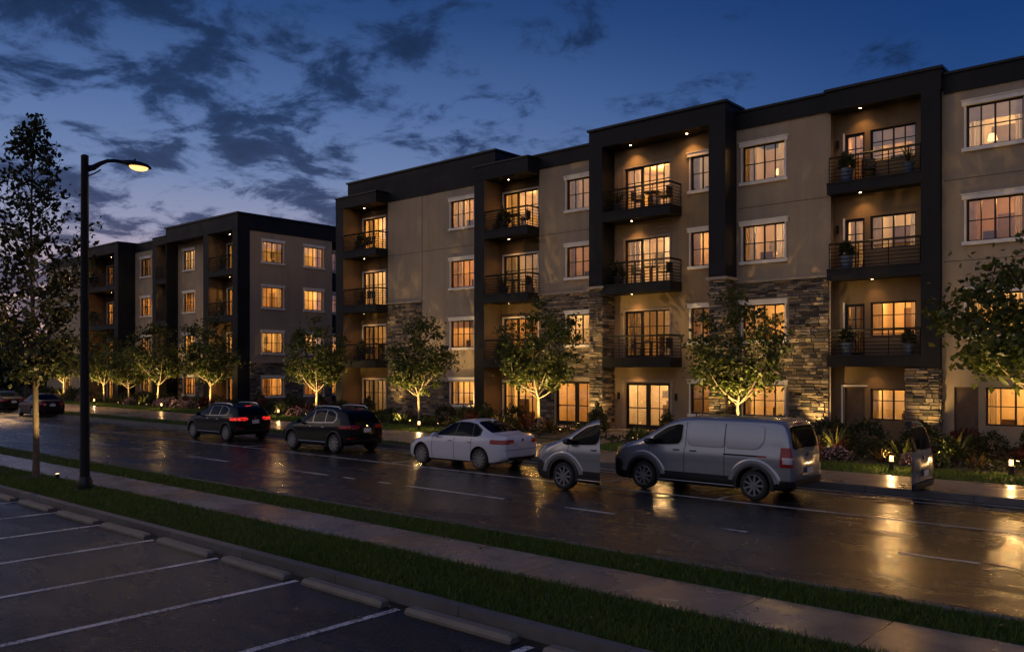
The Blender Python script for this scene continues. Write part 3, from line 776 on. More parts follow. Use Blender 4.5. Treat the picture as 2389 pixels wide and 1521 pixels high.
t = MB(); t.fbox(F0, -22.95, -22.83, .16, 2.52, .003, .04); t.fbox(F0, -22.83, -20.3, 2.42, 2.52, .003, .04); t.fbox(F0, -20.3, -20.18, .16, 2.52, .003, .04); t.obj('casing', M['cap'], AB)
room(F0, -23.6, -19.6, .16, 2.95, (-22.77,-20.36,.17,2.36), AB, -.2, 2.3)
for a in (-22.2, -19.2): downlight(F0, a, 13.6, .45, AB, 24)
for (p, q, sd) in ((-24.19,-23.42,61), (-17.8,-17.01,62)):
    m = MB(); m.fbox(F0, p, q, 6.98, 13.6, -.02, 1.05); c = m.obj('column', M['charcoal'], AB)
    m = MB(); m.fbox(F0, p+.04, q-.04, 0, 6.9, -.02, .98); m.obj('column', M['mortar'], AB)
    stones(F0, p-.0, q+.0, 0, 6.86, [], AB, sd, d=.98)
    stones(EndWall(q-.04), Y0-.98-.04, Y0+.02, 0, 6.86, [], AB, sd+5)
    stones(NegEnd(p+.04), Y0-.98-.04, Y0-.0, 0, 6.86, [], AB, sd+9)
    m = MB(); m.fbox(F0, p-.1, q+.1, 6.86, 6.98, -.01, 1.15); m.obj('capital', M['cap'], AB)
m = MB(); m.fbox(F0, -24.19, -17.01, 13.6, 14.42, -.6, 1.05); o = m.obj('parapet', M['charcoal'], AB)
c = MB(); c.fbox(F0, -24.27, -16.93, 14.42, 14.52, -.64, 1.13); c.obj('coping', M['coping'], o)
# bay 6
F6 = F0
wh = []
for f in (1,2,3,4):
    fl, s_, hd = FL[f]
    zb = fl+.75 if f > 1 else 1.0
    window(F6, -11.5, -9.8, zb, hd-.12, AB, 4, False, d=-.45, seed=70+f, zf=fl, power=1.25 if f != 2 else 1.4, rows=(.62,), pad=.15, curt=((.18,.18) if f > 1 else (.12,.2)))
    wh.append((-11.5,-9.8,zb,hd-.12))
    if f > 1:
        dd = -.57; m = MB(); bars(F6, m, -12.5, -11.72, fl+.03, hd-.15, 2, (.7,), dd-.03, dd+.03, outer=.1); w = m.obj('door', M['frame'], AB)
        g = MB(); g.quad(F6.P(-12.45,fl+.1,dd), F6.P(-11.77,fl+.1,dd), F6.P(-11.77,hd-.2,dd), F6.P(-12.45,hd-.2,dd)); g.obj('pane', M['glass'], w, recalc=False)
        t = MB(); t.fbox(F6, -12.57, -12.5, fl, hd-.08, -.447, -.42); t.obj('casing', M['trim'], w)
        room(F6, -12.7, -11.66, fl, hd+.1, (-12.5,-11.72,fl+.03,hd-.15), AB, -.65, .45, 2.4, False)
        curtain(F6, -12.4, -12.05, fl+.1, hd, -.9, w, 77+f)
    else:
        door(F6, -12.5, -11.72, fl, hd-.1, AB, 1, False, -.45)
        t = MB(); t.fbox(F6, -12.64, -12.57, fl, hd+.02, -.447, -.42); t.fbox(F6, -12.57, -11.6, hd-.04, hd+.02, -.447, -.42); t.obj('casing', M['trim'], AB)
        room(F6, -12.7, -11.66, fl, hd+.1, (-12.5,-11.72,fl,hd-.1), AB, -.65, 0, 1.0, False)
    wh.append((-12.5,-11.72,fl+(.03 if f>1 else 0),hd-(.15 if f>1 else .1)))
    if f > 1:
        b = balcony_slab(F6, -12.95, -9.42, fl, -.45, .3, AB); railing(F6, -12.9, -9.42, fl, 0, .3, b, (False,False))
    downlight(F6, -11.75 if f > 2 else -11.3, (FL[f+1][0]-.44) if f < 4 else 13.35, -.05, AB, 15 if f > 2 else 6)
wall(F6, -12.95, -8.8, 0, 13.4, wh, AB, 'stucco_shaded', -.45)
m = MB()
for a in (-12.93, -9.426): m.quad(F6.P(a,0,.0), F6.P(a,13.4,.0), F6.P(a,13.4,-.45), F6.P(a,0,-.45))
m.obj('wall', M['stucco_shaded'], AB, recalc=False)
m = MB(); m.fbox(F6, -9.42, -8.76, 3.05, 13.35, -.45, .3); m.obj('column', M['charcoal'], AB)
m = MB(); m.fbox(F6, -9.95, -8.80, 0, 3.0, -.44, .24); m.obj('column', M['mortar'], AB)
stones(F6, -9.98, -8.78, 0, 3.04, [], AB, 81, d=.24); stones(EndWall(-8.80), Y0-.26, Y0, 0, 3.0, [], AB, 82); stones(NegEnd(-9.95), Y0-.26, Y0+.44, 0, 3.0, [], AB, 83)
m = MB(); m.fbox(F6, -13.0, -8.72, 13.35, 14.12, -.6, .3); o = m.obj('parapet', M['charcoal'], AB)
c = MB(); c.fbox(F6, -13.05, -8.66, 14.12, 14.22, -.64, .37); c.obj('coping', M['coping'], o)
for (p, q) in ((-40.2,-32.0),(-28.1,-24.3),(-16.95,-13.0),(-8.7,XW)):
    for z in (9.98, 6.98):
        if p in (-28.1,-16.95) and z < 8 or p == -40.2 and z < 8: continue
        m = MB(); m.fbox(F0, p, q, z, z+.018, -.003, .003); m.obj('joint', M['seam'], AB)
# parapets
parapet(F0, -44.4, -32.0, 13.3, 14.2, .04, AB, 1.2, False)
m = MB(); m.fbox(F0, -44.4, -31.4, 14.2, 15.02, -6, -.12); o = m.obj('parapet', M['charcoal'], AB)
c = MB(); c.fbox(F0, -44.5, -31.3, 15.02, 15.12, -6.05, -.04); c.obj('coping', M['coping'], o)
parapet(F0, -32.0, -24.15, 13.45, 14.15, .06, AB, .8)
parapet(F0, -17.0, -13.0, 13.42, 14.12, .08, AB, .8)
parapet(F0, -8.7, XW, 13.2, 13.9, .06, AB, .8)
m = MB(); m.box(-44.3, XW, Y0+.6, Y0+14, 13.2, 13.9); m.obj('roof', M['coping'], AB)
m = MB(); m.quad((-44.3,Y0-.3,0),(-44.3,Y0+14,0),(-44.3,Y0+14,14),(-44.3,Y0-.3,14)); m.quad((-44.3,Y0+14,0),(XW,Y0+14,0),(XW,Y0+14,14),(-44.3,Y0+14,14)); m.quad((XW,Y0,0),(XW,Y0+14,0),(XW,Y0+14,14),(XW,Y0,14)); m.obj('wall', M['stucco'], AB, recalc=False)
# wall lamps (unlit fittings) beside the doors
for a, z, d in ((-23.15,1.75,0),(-20.0,1.75,0),(-12.78,10.45+1.7,-.45),(-12.78,7.0+1.7,-.45)):
    m = MB(); m.fbox(F0, a-.05, a+.05, z-.14, z+.14, d+.003, d+.09); m.fbox(F0, a-.035, a+.035, z-.18, z-.14, d+.02, d+.07); m.obj('wall_light', M['rail'], AB)

# ======== left building
LB = thing('apartment_building', 'farther tan apartment building with a stone base, left of the gap', 'apartment building', (0,0,0))
XE = -55.9
EW = EndWall(XE)
hs = []
for (p, q) in ((35.27,37.06),(39.0,40.75)):
    hs += win4(EW, p, q, LB, seed=int(p*3), pad=.4, powers={3:1.0,2:1.15}, rm=p > 36)
wall(EW, Y0, 41.65, 0, 14, hs, LB)
stones(EW, Y0, 41.6, 0, 3.5, [(p-.17,q+.17,FL[1][1]-.13,FL[1][2]+.21) for p,q in ((35.27,37.06),(39.0,40.75))], LB, 91)
m = MB(); m.fbox(EW, Y0, 41.65, 3.5, 3.58, .002, .11); m.obj('ledge', M['cap'], LB)
E2 = EndWall(-57.2)
hs = win4(E2, 42.6, 44.2, LB, seed=95, pad=.4)
wall(E2, 41.65, 52, 0, 14, hs, LB, 'charcoal')
m = MB(); m.box(-57.2,XE,41.64,41.66,0,13.4); m.obj('wall', M['charcoal'], LB)
# bay A at the corner
bay(F0, LB, -60.04, -56.6, .45, 1.0, 4, (-60.8,-60.04), (-56.6,-55.93), (-59.75,-57.4), 13.3, 13.25, lamps=(.5,), ends=(False,False), dl=14, corner=(35.27,37.06,XE-.2))
m = MB(); m.box(XE-.05, XE+.03, Y0-1.0, Y0, 0, 13.3); m.obj('column', M['charcoal'], LB)
m = MB(); m.box(-66.75, XE+.05, Y0-1.02, Y0+8, 13.3, 14.42); o = m.obj('parapet', M['charcoal'], LB)
c = MB(); c.box(-66.85, XE+.15, Y0-1.1, Y0+8.05, 14.42, 14.54); c.obj('coping', M['coping'], o)
m = MB(); m.box(-66.7, XE+.04, Y0+7.99, 52, 13.2, 13.9); m.obj('parapet', M['charcoal'], LB)
# wall B
h = win4(F0, -65.75, -63.95, LB, seed=100)
wall(F0, -66.73, -60.8, 0, 14, h, LB)
stones(F0, -66.7, -60.82, 0, 2.3, [(-65.92,-63.8,FL[1][1]-.13,FL[1][2]+.21)], LB, 101)
# bay C
bay(F0, LB, -68.5, -66.8, .45, 1.0, 4, (-69.1,-68.5), None, (-68.2,-67.2), 13.3, 13.2, lamps=(), ends=(False,False), pw=.3, wing=False)
m = MB(); m.box(-66.8,-66.7,Y0-1.0,Y0,0,13.3); m.obj('column', M['charcoal'], LB)
m = MB(); m.box(-69.1, -66.76, Y0-1.02, Y0+4, 13.25, 13.95); m.obj('parapet', M['charcoal'], LB)
# wall D
h = win4(F0, -73.3, -71.4, LB, seed=110)
wall(F0, -74.4, -69.1, 0, 14, h, LB)
parapet(F0, -74.4, -69.1, 13.3, 13.95, .05, LB, 4)
# bay E
bay(F0, LB, -81.5, -75.2, .45, 1.5, 4, (-82.3,-81.5), (-75.2,-74.43), (-81.1,-78.6), 13.3, 13.25, lamps=(.5,), ends=(False,False), dl=16)
m = MB(); m.box(-74.45,-74.4,Y0-1.5,Y0,0,13.3); m.obj('column', M['charcoal'], LB)
m = MB(); m.box(-82.3, -74.38, Y0-1.52, Y0+4, 13.25, 14.05); o = m.obj('parapet', M['charcoal'], LB)
c = MB(); c.box(-82.4, -74.3, Y0-1.6, Y0+4, 14.05, 14.15); c.obj('coping', M['coping'], o)
# wall F and on
h = win4(F0, -90.4, -88.3, LB, seed=120)+win4(F0, -86.2, -84.2, LB, (1,), seed=124)
wall(F0, -94.5, -82.2, 0, 13.4, h, LB)
parapet(F0, -94.5, -82.2, 13.3, 13.95, .05, LB, 4)
m = MB(); m.box(-94.5, -57.3, Y0+.6, Y0+16, 13.0, 13.28); m.obj('roof', M['coping'], LB)
m = MB(); m.quad((-94.5,Y0,0),(-94.5,Y0+16,0),(-94.5,Y0+16,13.2),(-94.5,Y0,13.2)); m.quad((-94.5,Y0+16,0),(-57.2,Y0+16,0),(-57.2,Y0+16,13.2),(-94.5,Y0+16,13.2)); m.obj('wall', M['stucco'], LB, recalc=False)
# pale lit ground-floor door beside the corner bay
m = MB(); m.fbox(F0, -62.2, -61.2, .16, 2.5, .01, .06); o = m.obj('door', M['trim'], LB)
m = MB(); m.fbox(F0, -62.35, -62.2, .16, 2.65, .01, .09); m.fbox(F0, -61.2, -61.05, .16, 2.65, .01, .09); m.fbox(F0, -62.2, -61.2, 2.5, 2.65, .01, .09); m.obj('frame', M['frame'], o)
m = MB(); m.fbox(F0, -61.3, -61.26, 1.1, 1.24, .06, .12); m.obj('handle', M['chrome'], o)
m = MB(); m.fbox(F0, -61.8, -61.6, 2.72, 2.82, .01, .2); o = m.obj('porch_light', M['rail'], LB)
m = MB(); m.fbox(F0, -61.78, -61.62, 2.70, 2.718, .04, .19); m.obj('lens', emis('white_porch_glow', (.75,.85,1), 12), o)
light('porch_lamp', 'SPOT', F0.P(-61.7,2.68,.5), 30, (.75,.86,1), o, spot_size=R(120), spot_blend=.8, shadow_soft_size=.05)

# ------------------------------------------------------------------ trees
def leaf_mesh(name, centres, sizes, seed, cols, up=.25, mat=None, aspect=.62):
    """leaf-sized folded diamonds: 4 vertices, 2 triangles each"""
    r = np.random.default_rng(seed); n = len(centres)
    d = r.normal(0,1,(n,3)); d[:,2] -= up; d /= np.linalg.norm(d,axis=1)[:,None]
    q = r.normal(0,1,(n,3)); s = np.cross(d,q); s /= np.linalg.norm(s,axis=1)[:,None]; nn = np.cross(d,s)
    L_ = sizes[:,None]
    v = np.empty((n,4,3)); v[:,0] = centres-d*L_*.5; v[:,2] = centres+d*L_*.5
    v[:,1] = centres-d*L_*.04+s*L_*aspect*.5+nn*L_*.12; v[:,3] = centres-d*L_*.04-s*L_*aspect*.5+nn*L_*.12
    i = np.arange(n)[:,None]*4; tri = np.concatenate([i+np.array([[0,1,2]]), i+np.array([[0,2,3]])],0)
    return tri_mesh(name, v.reshape(-1,3), tri, np.repeat(cols,4,0), mat or M['leaf'])
def leaf_cols(n, r, base=(.055,.080,.014), var=(.10,.105,.018)):
    t = r.beta(1.6,2.6,n)[:,None]; c = np.array(base)*(1-t)+np.array(var)*t
    return c*r.uniform(.6,1.25,(n,1))
def bezier(p, q, bend, n=5):
    p, q = Vector(p), Vector(q); m = (p+q)/2+Vector(bend)
    return [(1-t)**2*p+2*t*(1-t)*m+t*t*q for t in [i/n for i in range(n+1)]]
def vase_tree(seed, H, zb, rad, nleaf, lsize, tr=.07):
    """young street tree: straight trunk forking low into rising limbs, crown of leaf clumps with gaps"""
    rr = random.Random(seed); r = np.random.default_rng(seed); m = MB()
    fork = Vector((rr.uniform(-.06,.06), rr.uniform(-.06,.06), zb))
    m.tube([(0,0,-.05),(0,0,.25),(fork.x*.4,fork.y*.4,zb*.5),tuple(fork)], [tr*1.5,tr*1.1,tr*.95,tr*.85], 8)
    ends = []; cz = (zb+.25+H)/2; hz = (H-zb-.25)/2
    nl = 8
    for k in range(nl):
        az = 2*math.pi*(k+rr.uniform(-.3,.3))/nl; el = rr.uniform(.5,1.0); reach = rad*rr.uniform(.5,.85)
        st = fork+Vector((0,0,rr.uniform(-.05,.45)*(1 if k%2 else 0)))
        tip = Vector((math.cos(az)*reach, math.sin(az)*reach, zb+(H-zb)*rr.uniform(.35,.85)*el))
        pts = bezier(st, tip, (math.cos(az)*.12*rad, math.sin(az)*.12*rad, -.15*rad))
        m.tube(pts, [tr*.55*(1-i/6.5) for i in range(6)], 6, False)
        for j in (2,3,4,5):
            for _ in range(2):
                o = Vector((rr.gauss(0,.5), rr.gauss(0,.5), rr.uniform(-.05,.7)))*rad*.55
                e2 = pts[j]+o; tw = bezier(pts[j], e2, (0,0,-.06), 3)
                m.tube(tw, [tr*.22,tr*.17,tr*.12,tr*.07], 4, False); ends.append(e2)
    lead = bezier(fork, (rr.uniform(-.15,.15),rr.uniform(-.15,.15),H-.3), (.1,.05,0))
    m.tube(lead, [tr*.6*(1-i/6.2) for i in range(6)], 6, False); ends += [p for p in lead[2:]]
    trunk = m.mesh('trunk', M['bark'], smooth=60)
    C = [np.array(e) for e in ends]
    while len(C) < 105:
        p = r.normal(0,1,3); p /= np.linalg.norm(p); p *= r.uniform(.35,1)**.6
        zz = p[2]; wr = rad*(1-.28*max(zz,0)-.35*max(-zz-.3,0))
        C.append(np.array([p[0]*wr, p[1]*wr, cz+zz*hz]))
    C = np.array(C)
    f = np.linalg.norm((C-np.array([0,0,cz]))/np.array([rad,rad,hz]),axis=1)
    C = np.where((f > 1)[:,None], np.array([0,0,cz])+(C-np.array([0,0,cz]))/np.maximum(f,1)[:,None], C)
    w = r.uniform(.3,1.5,len(C)); w /= w.sum(); idx = r.choice(len(C), nleaf, p=w)
    sp = r.uniform(.12,.30,len(C))[idx][:,None]*rad/2
    P_ = C[idx]+r.normal(0,1,(nleaf,3))*sp*np.array([1.15,1.15,.8])
    P_ = P_[P_[:,2] > zb+.05]; n = len(P_)
    tone = r.uniform(.55,1.3,len(C))[idx][:n,None]
    crown = leaf_mesh('crown', P_, r.uniform(.7,1.25,n)*lsize, seed, leaf_cols(n, r)*tone)
    return trunk, crown
def tall_tree(seed, H, zb, rad, nleaf, lsize):
    rr = random.Random(seed); r = np.random.default_rng(seed); m = MB(); tr = .085
    lean = lambda z: Vector((.05*math.sin(z*.7), .05*math.cos(z*.5)-.05, z))
    zs = [i*.5 for i in range(int(H/.5)+1)]
    m.tube([lean(z)-Vector((0,0,.05 if z == 0 else 0)) for z in zs], [tr*(1.25 if z == 0 else 1)*(1-.93*z/H)+.004 for z in zs], 8)
    pos = []; 
    for k in range(78):
        z = zb+(H-zb-.3)*(k/78)**1.12; az = k*2.399+rr.uniform(-.4,.4)
        t = (z-zb)/(H-zb); prof = (.60+.40*math.sin(min(1,t*2.1)*math.pi*.5)) if t < .45 else max(.16, 1-(t-.45)/.62)
        ln = rad*prof*rr.uniform(.65,1.15); rise = rr.uniform(.55,1.15)*ln
        st = lean(z); tip = st+Vector((math.cos(az)*ln, math.sin(az)*ln, rise))
        pts = bezier(st, tip, (math.cos(az)*.15*ln, math.sin(az)*.15*ln, -.12*ln), 6)
        m.tube(pts, [.026*(1-.5*t)*(1-i/7) for i in range(7)], 5, False)
        for i, p in enumerate(pts[2:]):
            for _ in range(3 if i > 1 else 2): pos.append((np.array(p), .10+.05*i*.5*(1-t)))
        for j in (3,4,5):
            tw = pts[j]+Vector((rr.gauss(0,.4),rr.gauss(0,.4),rr.uniform(.05,.6)))*ln*.45
            m.tube([pts[j],(pts[j]+tw)/2,tw], [.008,.006,.003], 4, False)
            for q in (.5,.8,1): pos.append((np.array(pts[j].lerp(tw,q)), .09))
    for z in np.arange(H-.9, H, .15): pos.append((np.array(lean(z)), .08))
    trunk = m.mesh('trunk', M['barkdark'], smooth=60)
    C = np.array([p for p, s in pos]); sg = np.array([s for p, s in pos])
    wt = np.where(C[:,2] > zb+(H-zb)*.6, .55, 1.1); idx = r.choice(len(C), nleaf, p=wt/wt.sum())
    P_ = C[idx]+r.normal(0,1,(nleaf,3))*sg[idx][:,None]
    crown = leaf_mesh('crown', P_, r.uniform(.6,1.2,nleaf)*lsize, seed, leaf_cols(nleaf, r, (.020,.030,.009),(.045,.05,.013)), .5)
    return trunk, crown
def put_tree(meshes, x, y, z, rz, label, sc=1, group='uplit street trees in the flower beds', name='street_tree'):
    t = thing(name, label, 'tree', (x,y,z), rz, group, sc)
    link('trunk', meshes[0], t); link('crown', meshes[1], t); return t
UPC = (1.0, .65, .22); UPK = 3.3
UPS = []
def uplight(x, y, z, aimv, energy, label, ang=75, blend=.6, off=None):
    t = thing('ground_spotlight', label, 'spotlight', (x,y,z), 0, 'ground spotlights in the flower beds')
    d = Vector(aimv).normalized()
    m = MB(); m.tube([(0,0,-.05),(0,0,.08)], .014, 6); m.obj('stake', M['blackmetal'], t)
    b = Vector((0,0,.12)); m = MB(); m.tube([b-d*.07, b+d*.04, b+d*.06], [.035,.05,.052], 12); m.obj('housing', M['blackmetal'], t, smooth=40)
    m = MB(); m.tube([b+d*.061, b+d*.066], [.044,.044], 12); m.obj('lens', M['upl'], t)
    l = light('spot_lamp', 'SPOT', tuple(b+d*.09), energy*UPK, UPC, t, spot_size=R(ang), spot_blend=blend, shadow_soft_size=.04)
    l.rotation_euler = d.to_track_quat('-Z','Y').to_euler(); return t
V = [vase_tree(s, 6.2, 1.55, 1.95, 4300, .20) for s in (3,8,14)]
def fixz(y): return .16
TREES = [ # x, y, variant, rot, scale, label
 (-25.05, 30.4, 0, .3, 1.0, 'leafy uplit tree standing before the left glass doors'),
 (-33.15, 30.3, 1, 1.1, .95, 'uplit tree before the low stone base, left of the middle balcony bay'),
 (-15.25, 30.8, 2, 2.0, .98, 'uplit tree by the entrance bay, rising behind the silver van'),
 (-43.05, 30.9, 0, 3.3, 1.0, 'uplit tree standing in front of the gap between the two buildings'),
 (-56.0, 31.1, 2, 4.1, 1.08, 'uplit tree by the pale lit door of the farther building'),
 (-64.3, 31.3, 1, 5.2, 1.08, 'uplit tree left of the pink flowering mounds, its pale trunk forked low'),
 (-69.9, 31.6, 0, .9, .86, 'small dim tree on a thin trunk, before the wide dark column'),
 (-74.6, 31.6, 2, 1.9, 1.0, 'tree right beside the black lamp post, seen low behind it'),
 (-83.9, 31.9, 1, 2.7, 1.05, 'tree just left of the lamp post, half hidden behind the tall slender tree'),
 (-96.5, 33.0, 0, 3.9, 1.45, 'dark tree at the far left behind the parked cars'),
]
UPL = ['tree before the left glass doors','tree left of the middle balcony bay','tree behind the silver van','tree before the gap between the buildings','tree by the pale lit door','tree with the pink flowers at its foot','small dim tree by the wide dark column','tree just right of the lamp post','tree just left of the lamp post']
for i, (x, y, v, rz, sc, lab) in enumerate(TREES):
    put_tree(V[v], x, y, .1, rz, lab, sc)
    if i < 9:
        e = (520,430,560,430,430,460,200,380,430)[i]
        uplight(x+.45, y-1.1, .16, (-.32,.62,1.55), e, 'ground spotlight lighting the '+UPL[i], 95, .8)
VR = vase_tree(21, 7.0, 2.1, 2.75, 5200, .24, .085)
put_tree(VR, -4.75, 29.3, .1, .4, 'big leafy tree at the right picture edge before the upper windows', 1.0)
uplight(-5.2, 28.2, .16, (.10,.18,1.5), 330, 'small ground spotlight under the big tree at the right edge', 85, .8)
TT = tall_tree(5, 9.6, 2.35, 1.4, 4500, .175)
tt = put_tree(TT, -24.3, 8.52, .13, 0, 'tall slender tree on the near grass strip beside the lamp post', 1.0, None, 'slender_tree')
m = MB(); m.lathe([(.5,0),(.42,.03),(.2,.055),(.02,.06)], 22, (-24.3,8.4,.125)); mu = m.obj('mulch_ring', M['soil'], smooth=40)
tag(mu, 'round ring of dark mulch at the foot of the tall slender tree', 'mulch ring')
uplight(-23.2, 9.0-.35, .13, (-.42,-.02,1.5), 260, 'small ground spotlight in the near grass under the tall slender tree', 70, .8)
# dark mass of trees beyond the end of the street
rng = np.random.default_rng(77)
cc = np.stack([rng.uniform(-260,-118,70), rng.uniform(24,80,70), rng.uniform(1.5,5.5,70)],1)
idx = rng.integers(0,70,34000); pp = cc[idx]+rng.normal(0,1,(34000,3))*np.array([3.2,3.0,1.9]); pp = pp[pp[:,2] > 0]
tag(link('far_woods', leaf_mesh('far_woods', pp, rng.uniform(.7,1.4,len(pp)), 5, leaf_cols(len(pp), rng, (.02,.028,.01),(.03,.04,.012)))), 'dark mass of trees beyond the end of the street', 'woods', kind='stuff')

def litter():
    r = np.random.default_rng(51); n = 620; band = r.integers(0,3,n); x = -45*r.random(n)**1.3+2
    y = np.where(band == 0, r.uniform(7.4,8.85,n), np.where(band == 1, r.uniform(10.07,11.0,n), r.uniform(6.2,10.05,n)))
    z = np.where((y > 8.87) & (y < 10.06), .158, np.where(y < 7.2, .012, .21))
    k = ~((y > 7.15) & (y < 7.4))
    c = np.array([.16,.11,.035])*r.uniform(.5,1.5,(n,1))
    tag(link('fallen_leaves', leaf_mesh('fallen_leaves', np.stack([x,y,z],1)[k], r.uniform(.025,.06,n)[k], 52, c[k], 0)), 'small fallen yellow-brown leaves scattered over the near grass strips and sidewalk', 'fallen leaves', kind='stuff')
litter()

# ------------------------------------------------------------------ planting beds
LM = [(-100,'at the far left end of the street'),(-88,'under the windows beyond the lamp post'),(-80.4,'near the far end of the farther building'),(-74.4,'below the wide far balcony bay'),(-69.1,'below the windows right of the wide dark column'),(-66.7,'below the narrow balcony bay'),
      (-60.8,'beside the pale lit door'),(-55.9,'below the corner balcony bay'),(-50,'by the stone base of the end wall'),(-45.4,'in the gap between the buildings'),(-40.2,'below the left balcony bay'),(-37.1,'by the tall stone panel'),
      (-34.7,'by the low stone base'),(-32,'below the window beside the middle bay'),(-28.1,'below the middle balcony bay'),(-24.9,'by the left glass doors'),(-23.3,'at the left stone column'),(-20,'by the main entrance door'),(-17.0,'at the right stone column'),
      (-14.8,'below the stone-framed window'),(-12.9,'at the tall stone wall right of the van'),(-11.0,'by the dark ground-floor door'),(-8.7,'by the stone pillar of the right bay'),(-6.4,'by the far right door'),(99,'at the right picture edge')]
def place(x):
    for xm, t in LM:
        if x <= xm: return t
SEEN = {}
PLANTS = []
def blade_rosette(seed, n, ln, wd, col, col2, droop=.9, up=(.35,1.25)):
    r = random.Random(seed); m = MB()
    for i in range(n):
        az = r.uniform(0,2*math.pi); el = r.uniform(*up); l = ln*r.uniform(.65,1.1); k = 5; w = wd*r.uniform(.8,1.2)
        c0 = Vector(col).lerp(Vector(col2), r.random())*r.uniform(.7,1.2); p = Vector((math.cos(az)*.03, math.sin(az)*.03, 0)); sd = Vector((-math.sin(az), math.cos(az), 0))
        pr = None
        for j in range(k+1):
            t = j/k; ee = el-droop*t*t*1.1
            ww = w*(1-t**1.8)*(.55+.45*min(1,t*4)); q = (p+sd*ww/2, p-sd*ww/2+Vector((0,0,.0)))
            if pr: m.quad(pr[0], pr[1], q[1], q[0], col=tuple(c0))
            pr = q; p = p+Vector((math.cos(az)*math.cos(ee), math.sin(az)*math.cos(ee), math.sin(ee)))*l/k
    return m.mesh('rosette', M['leaf'], recalc=False)
def bush_mesh(seed, rx, rz, n, size, base, var, flowers=None, nf=0):
    r = np.random.default_rng(seed); d = r.normal(0,1,(n,3)); d /= np.linalg.norm(d,axis=1)[:,None]; d[:,2] = np.abs(d[:,2])
    rad = r.uniform(.55,1.02,n)**.7; lump = 1+.16*np.sin(d[:,0]*5+seed)*np.cos(d[:,1]*6+d[:,2]*4)
    P_ = d*(rad*lump)[:,None]*np.array([rx,rx,rz]); c = leaf_cols(n, r, base, var)
    me = leaf_mesh('foliage', P_+[0,0,.03], r.uniform(.7,1.3,n)*size, seed, c, 0)
    fl = None
    if flowers:
        d = r.normal(0,1,(nf,3)); d /= np.linalg.norm(d,axis=1)[:,None]; d[:,2] = np.abs(d[:,2]); lump = 1+.16*np.sin(d[:,0]*5+seed)*np.cos(d[:,1]*6+d[:,2]*4)
        fl = leaf_mesh('flowers', d*lump[:,None]*np.array([rx,rx,rz])*1.04+[0,0,.04], r.uniform(.05,.09,nf), seed+1, np.array(flowers)*r.uniform(.6,1.2,(nf,1)), 0, aspect=1)
    return me, fl
PM = {
 'spiky': [blade_rosette(s, 46, .85, .055, (.085,.10,.022), (.14,.135,.035)) for s in (1,2,3)],
 'red': [blade_rosette(s, 34, .8, .06, (.10,.016,.014), (.16,.04,.022), .5, (.5,1.4)) for s in (4,5)],
 'fern': [blade_rosette(s, 60, .6, .06, (.045,.07,.016), (.085,.10,.02), 1.25, (.3,1.1)) for s in (6,7)],
 'orange': [blade_rosette(s, 40, .5, .045, (.12,.07,.02), (.17,.10,.03), .8) for s in (8,)],
 'bush': [bush_mesh(s, .55, .7, 700, .085, (.022,.034,.010), (.040,.052,.013)) for s in (9,10)],
 'pink': [bush_mesh(s, .55, .42, 480, .07, (.03,.04,.014), (.05,.06,.02), (.42,.26,.30), 300) for s in (11,12)],
 'redbush': [bush_mesh(s, .5, .55, 520, .09, (.07,.012,.012), (.11,.03,.018)) for s in (13,14)],
 'hosta': [bush_mesh(s, .45, .38, 260, .16, (.05,.075,.016), (.10,.11,.025)) for s in (15,16)],
 'upright': [bush_mesh(s, .33, .85, 560, .10, (.04,.055,.016), (.075,.085,.022)) for s in (17,)],
}
PD = {'spiky':('spiky_plant','spiky yellow-green plant with arching leaves','plant'),'red':('red_cordyline','dark red sword-leaved plant','plant'),'fern':('fern','low dark green fern-like clump','plant'),'orange':('bromeliad','small orange-tinged rosette plant','plant'),
      'bush':('round_shrub','rounded dark green shrub','shrub'),'pink':('flowering_shrub','low mound of pale pink flowers','flowers'),'redbush':('red_shrub','dark red-leaved bush','shrub'),'hosta':('hosta','low broad-leaved bright green clump','plant'),'upright':('upright_shrub','narrow upright leafy shrub','shrub')}
KEEP = [(x+.45,y-1.1) for x, y, *_ in TREES[:9]]+[(-13.45,33.55),(-9.05,33.25),(-35.55,33.5),(-23.85,32.6),(-17.4,32.6),(-44.0,32.6),(-25.0,33.35),(-22.95,32.85),(-39.2,33.5),(-5.2,28.2),(-23.2,29.6)]
def plant(kind, x, y, sc=1.0, var=None):
    for (a, b) in KEEP:
        if abs(x-a) < .62 and abs(y-b) < .8: x = a+(.85 if x >= a else -.85)
    v = rnd.randrange(len(PM[kind])) if var is None else var
    me = PM[kind][v]; nm, desc, cat = PD[kind]
    o = thing(nm, None, cat, (x,y,.15), rnd.uniform(0,6.28), desc.split(' with')[0]+' plantings in the far flower beds', sc*rnd.uniform(.9,1.12))
    if isinstance(me, tuple):
        link('foliage', me[0], o)
        if me[1]: link('blossoms', me[1], o)
    else: link('leaves', me, o)
    PLANTS.append((kind, desc, x, y, o))
pr = random.Random(99)
def bedy(x, f): a = yat(BED, x); return a+.45+(33.4-a-.45)*f
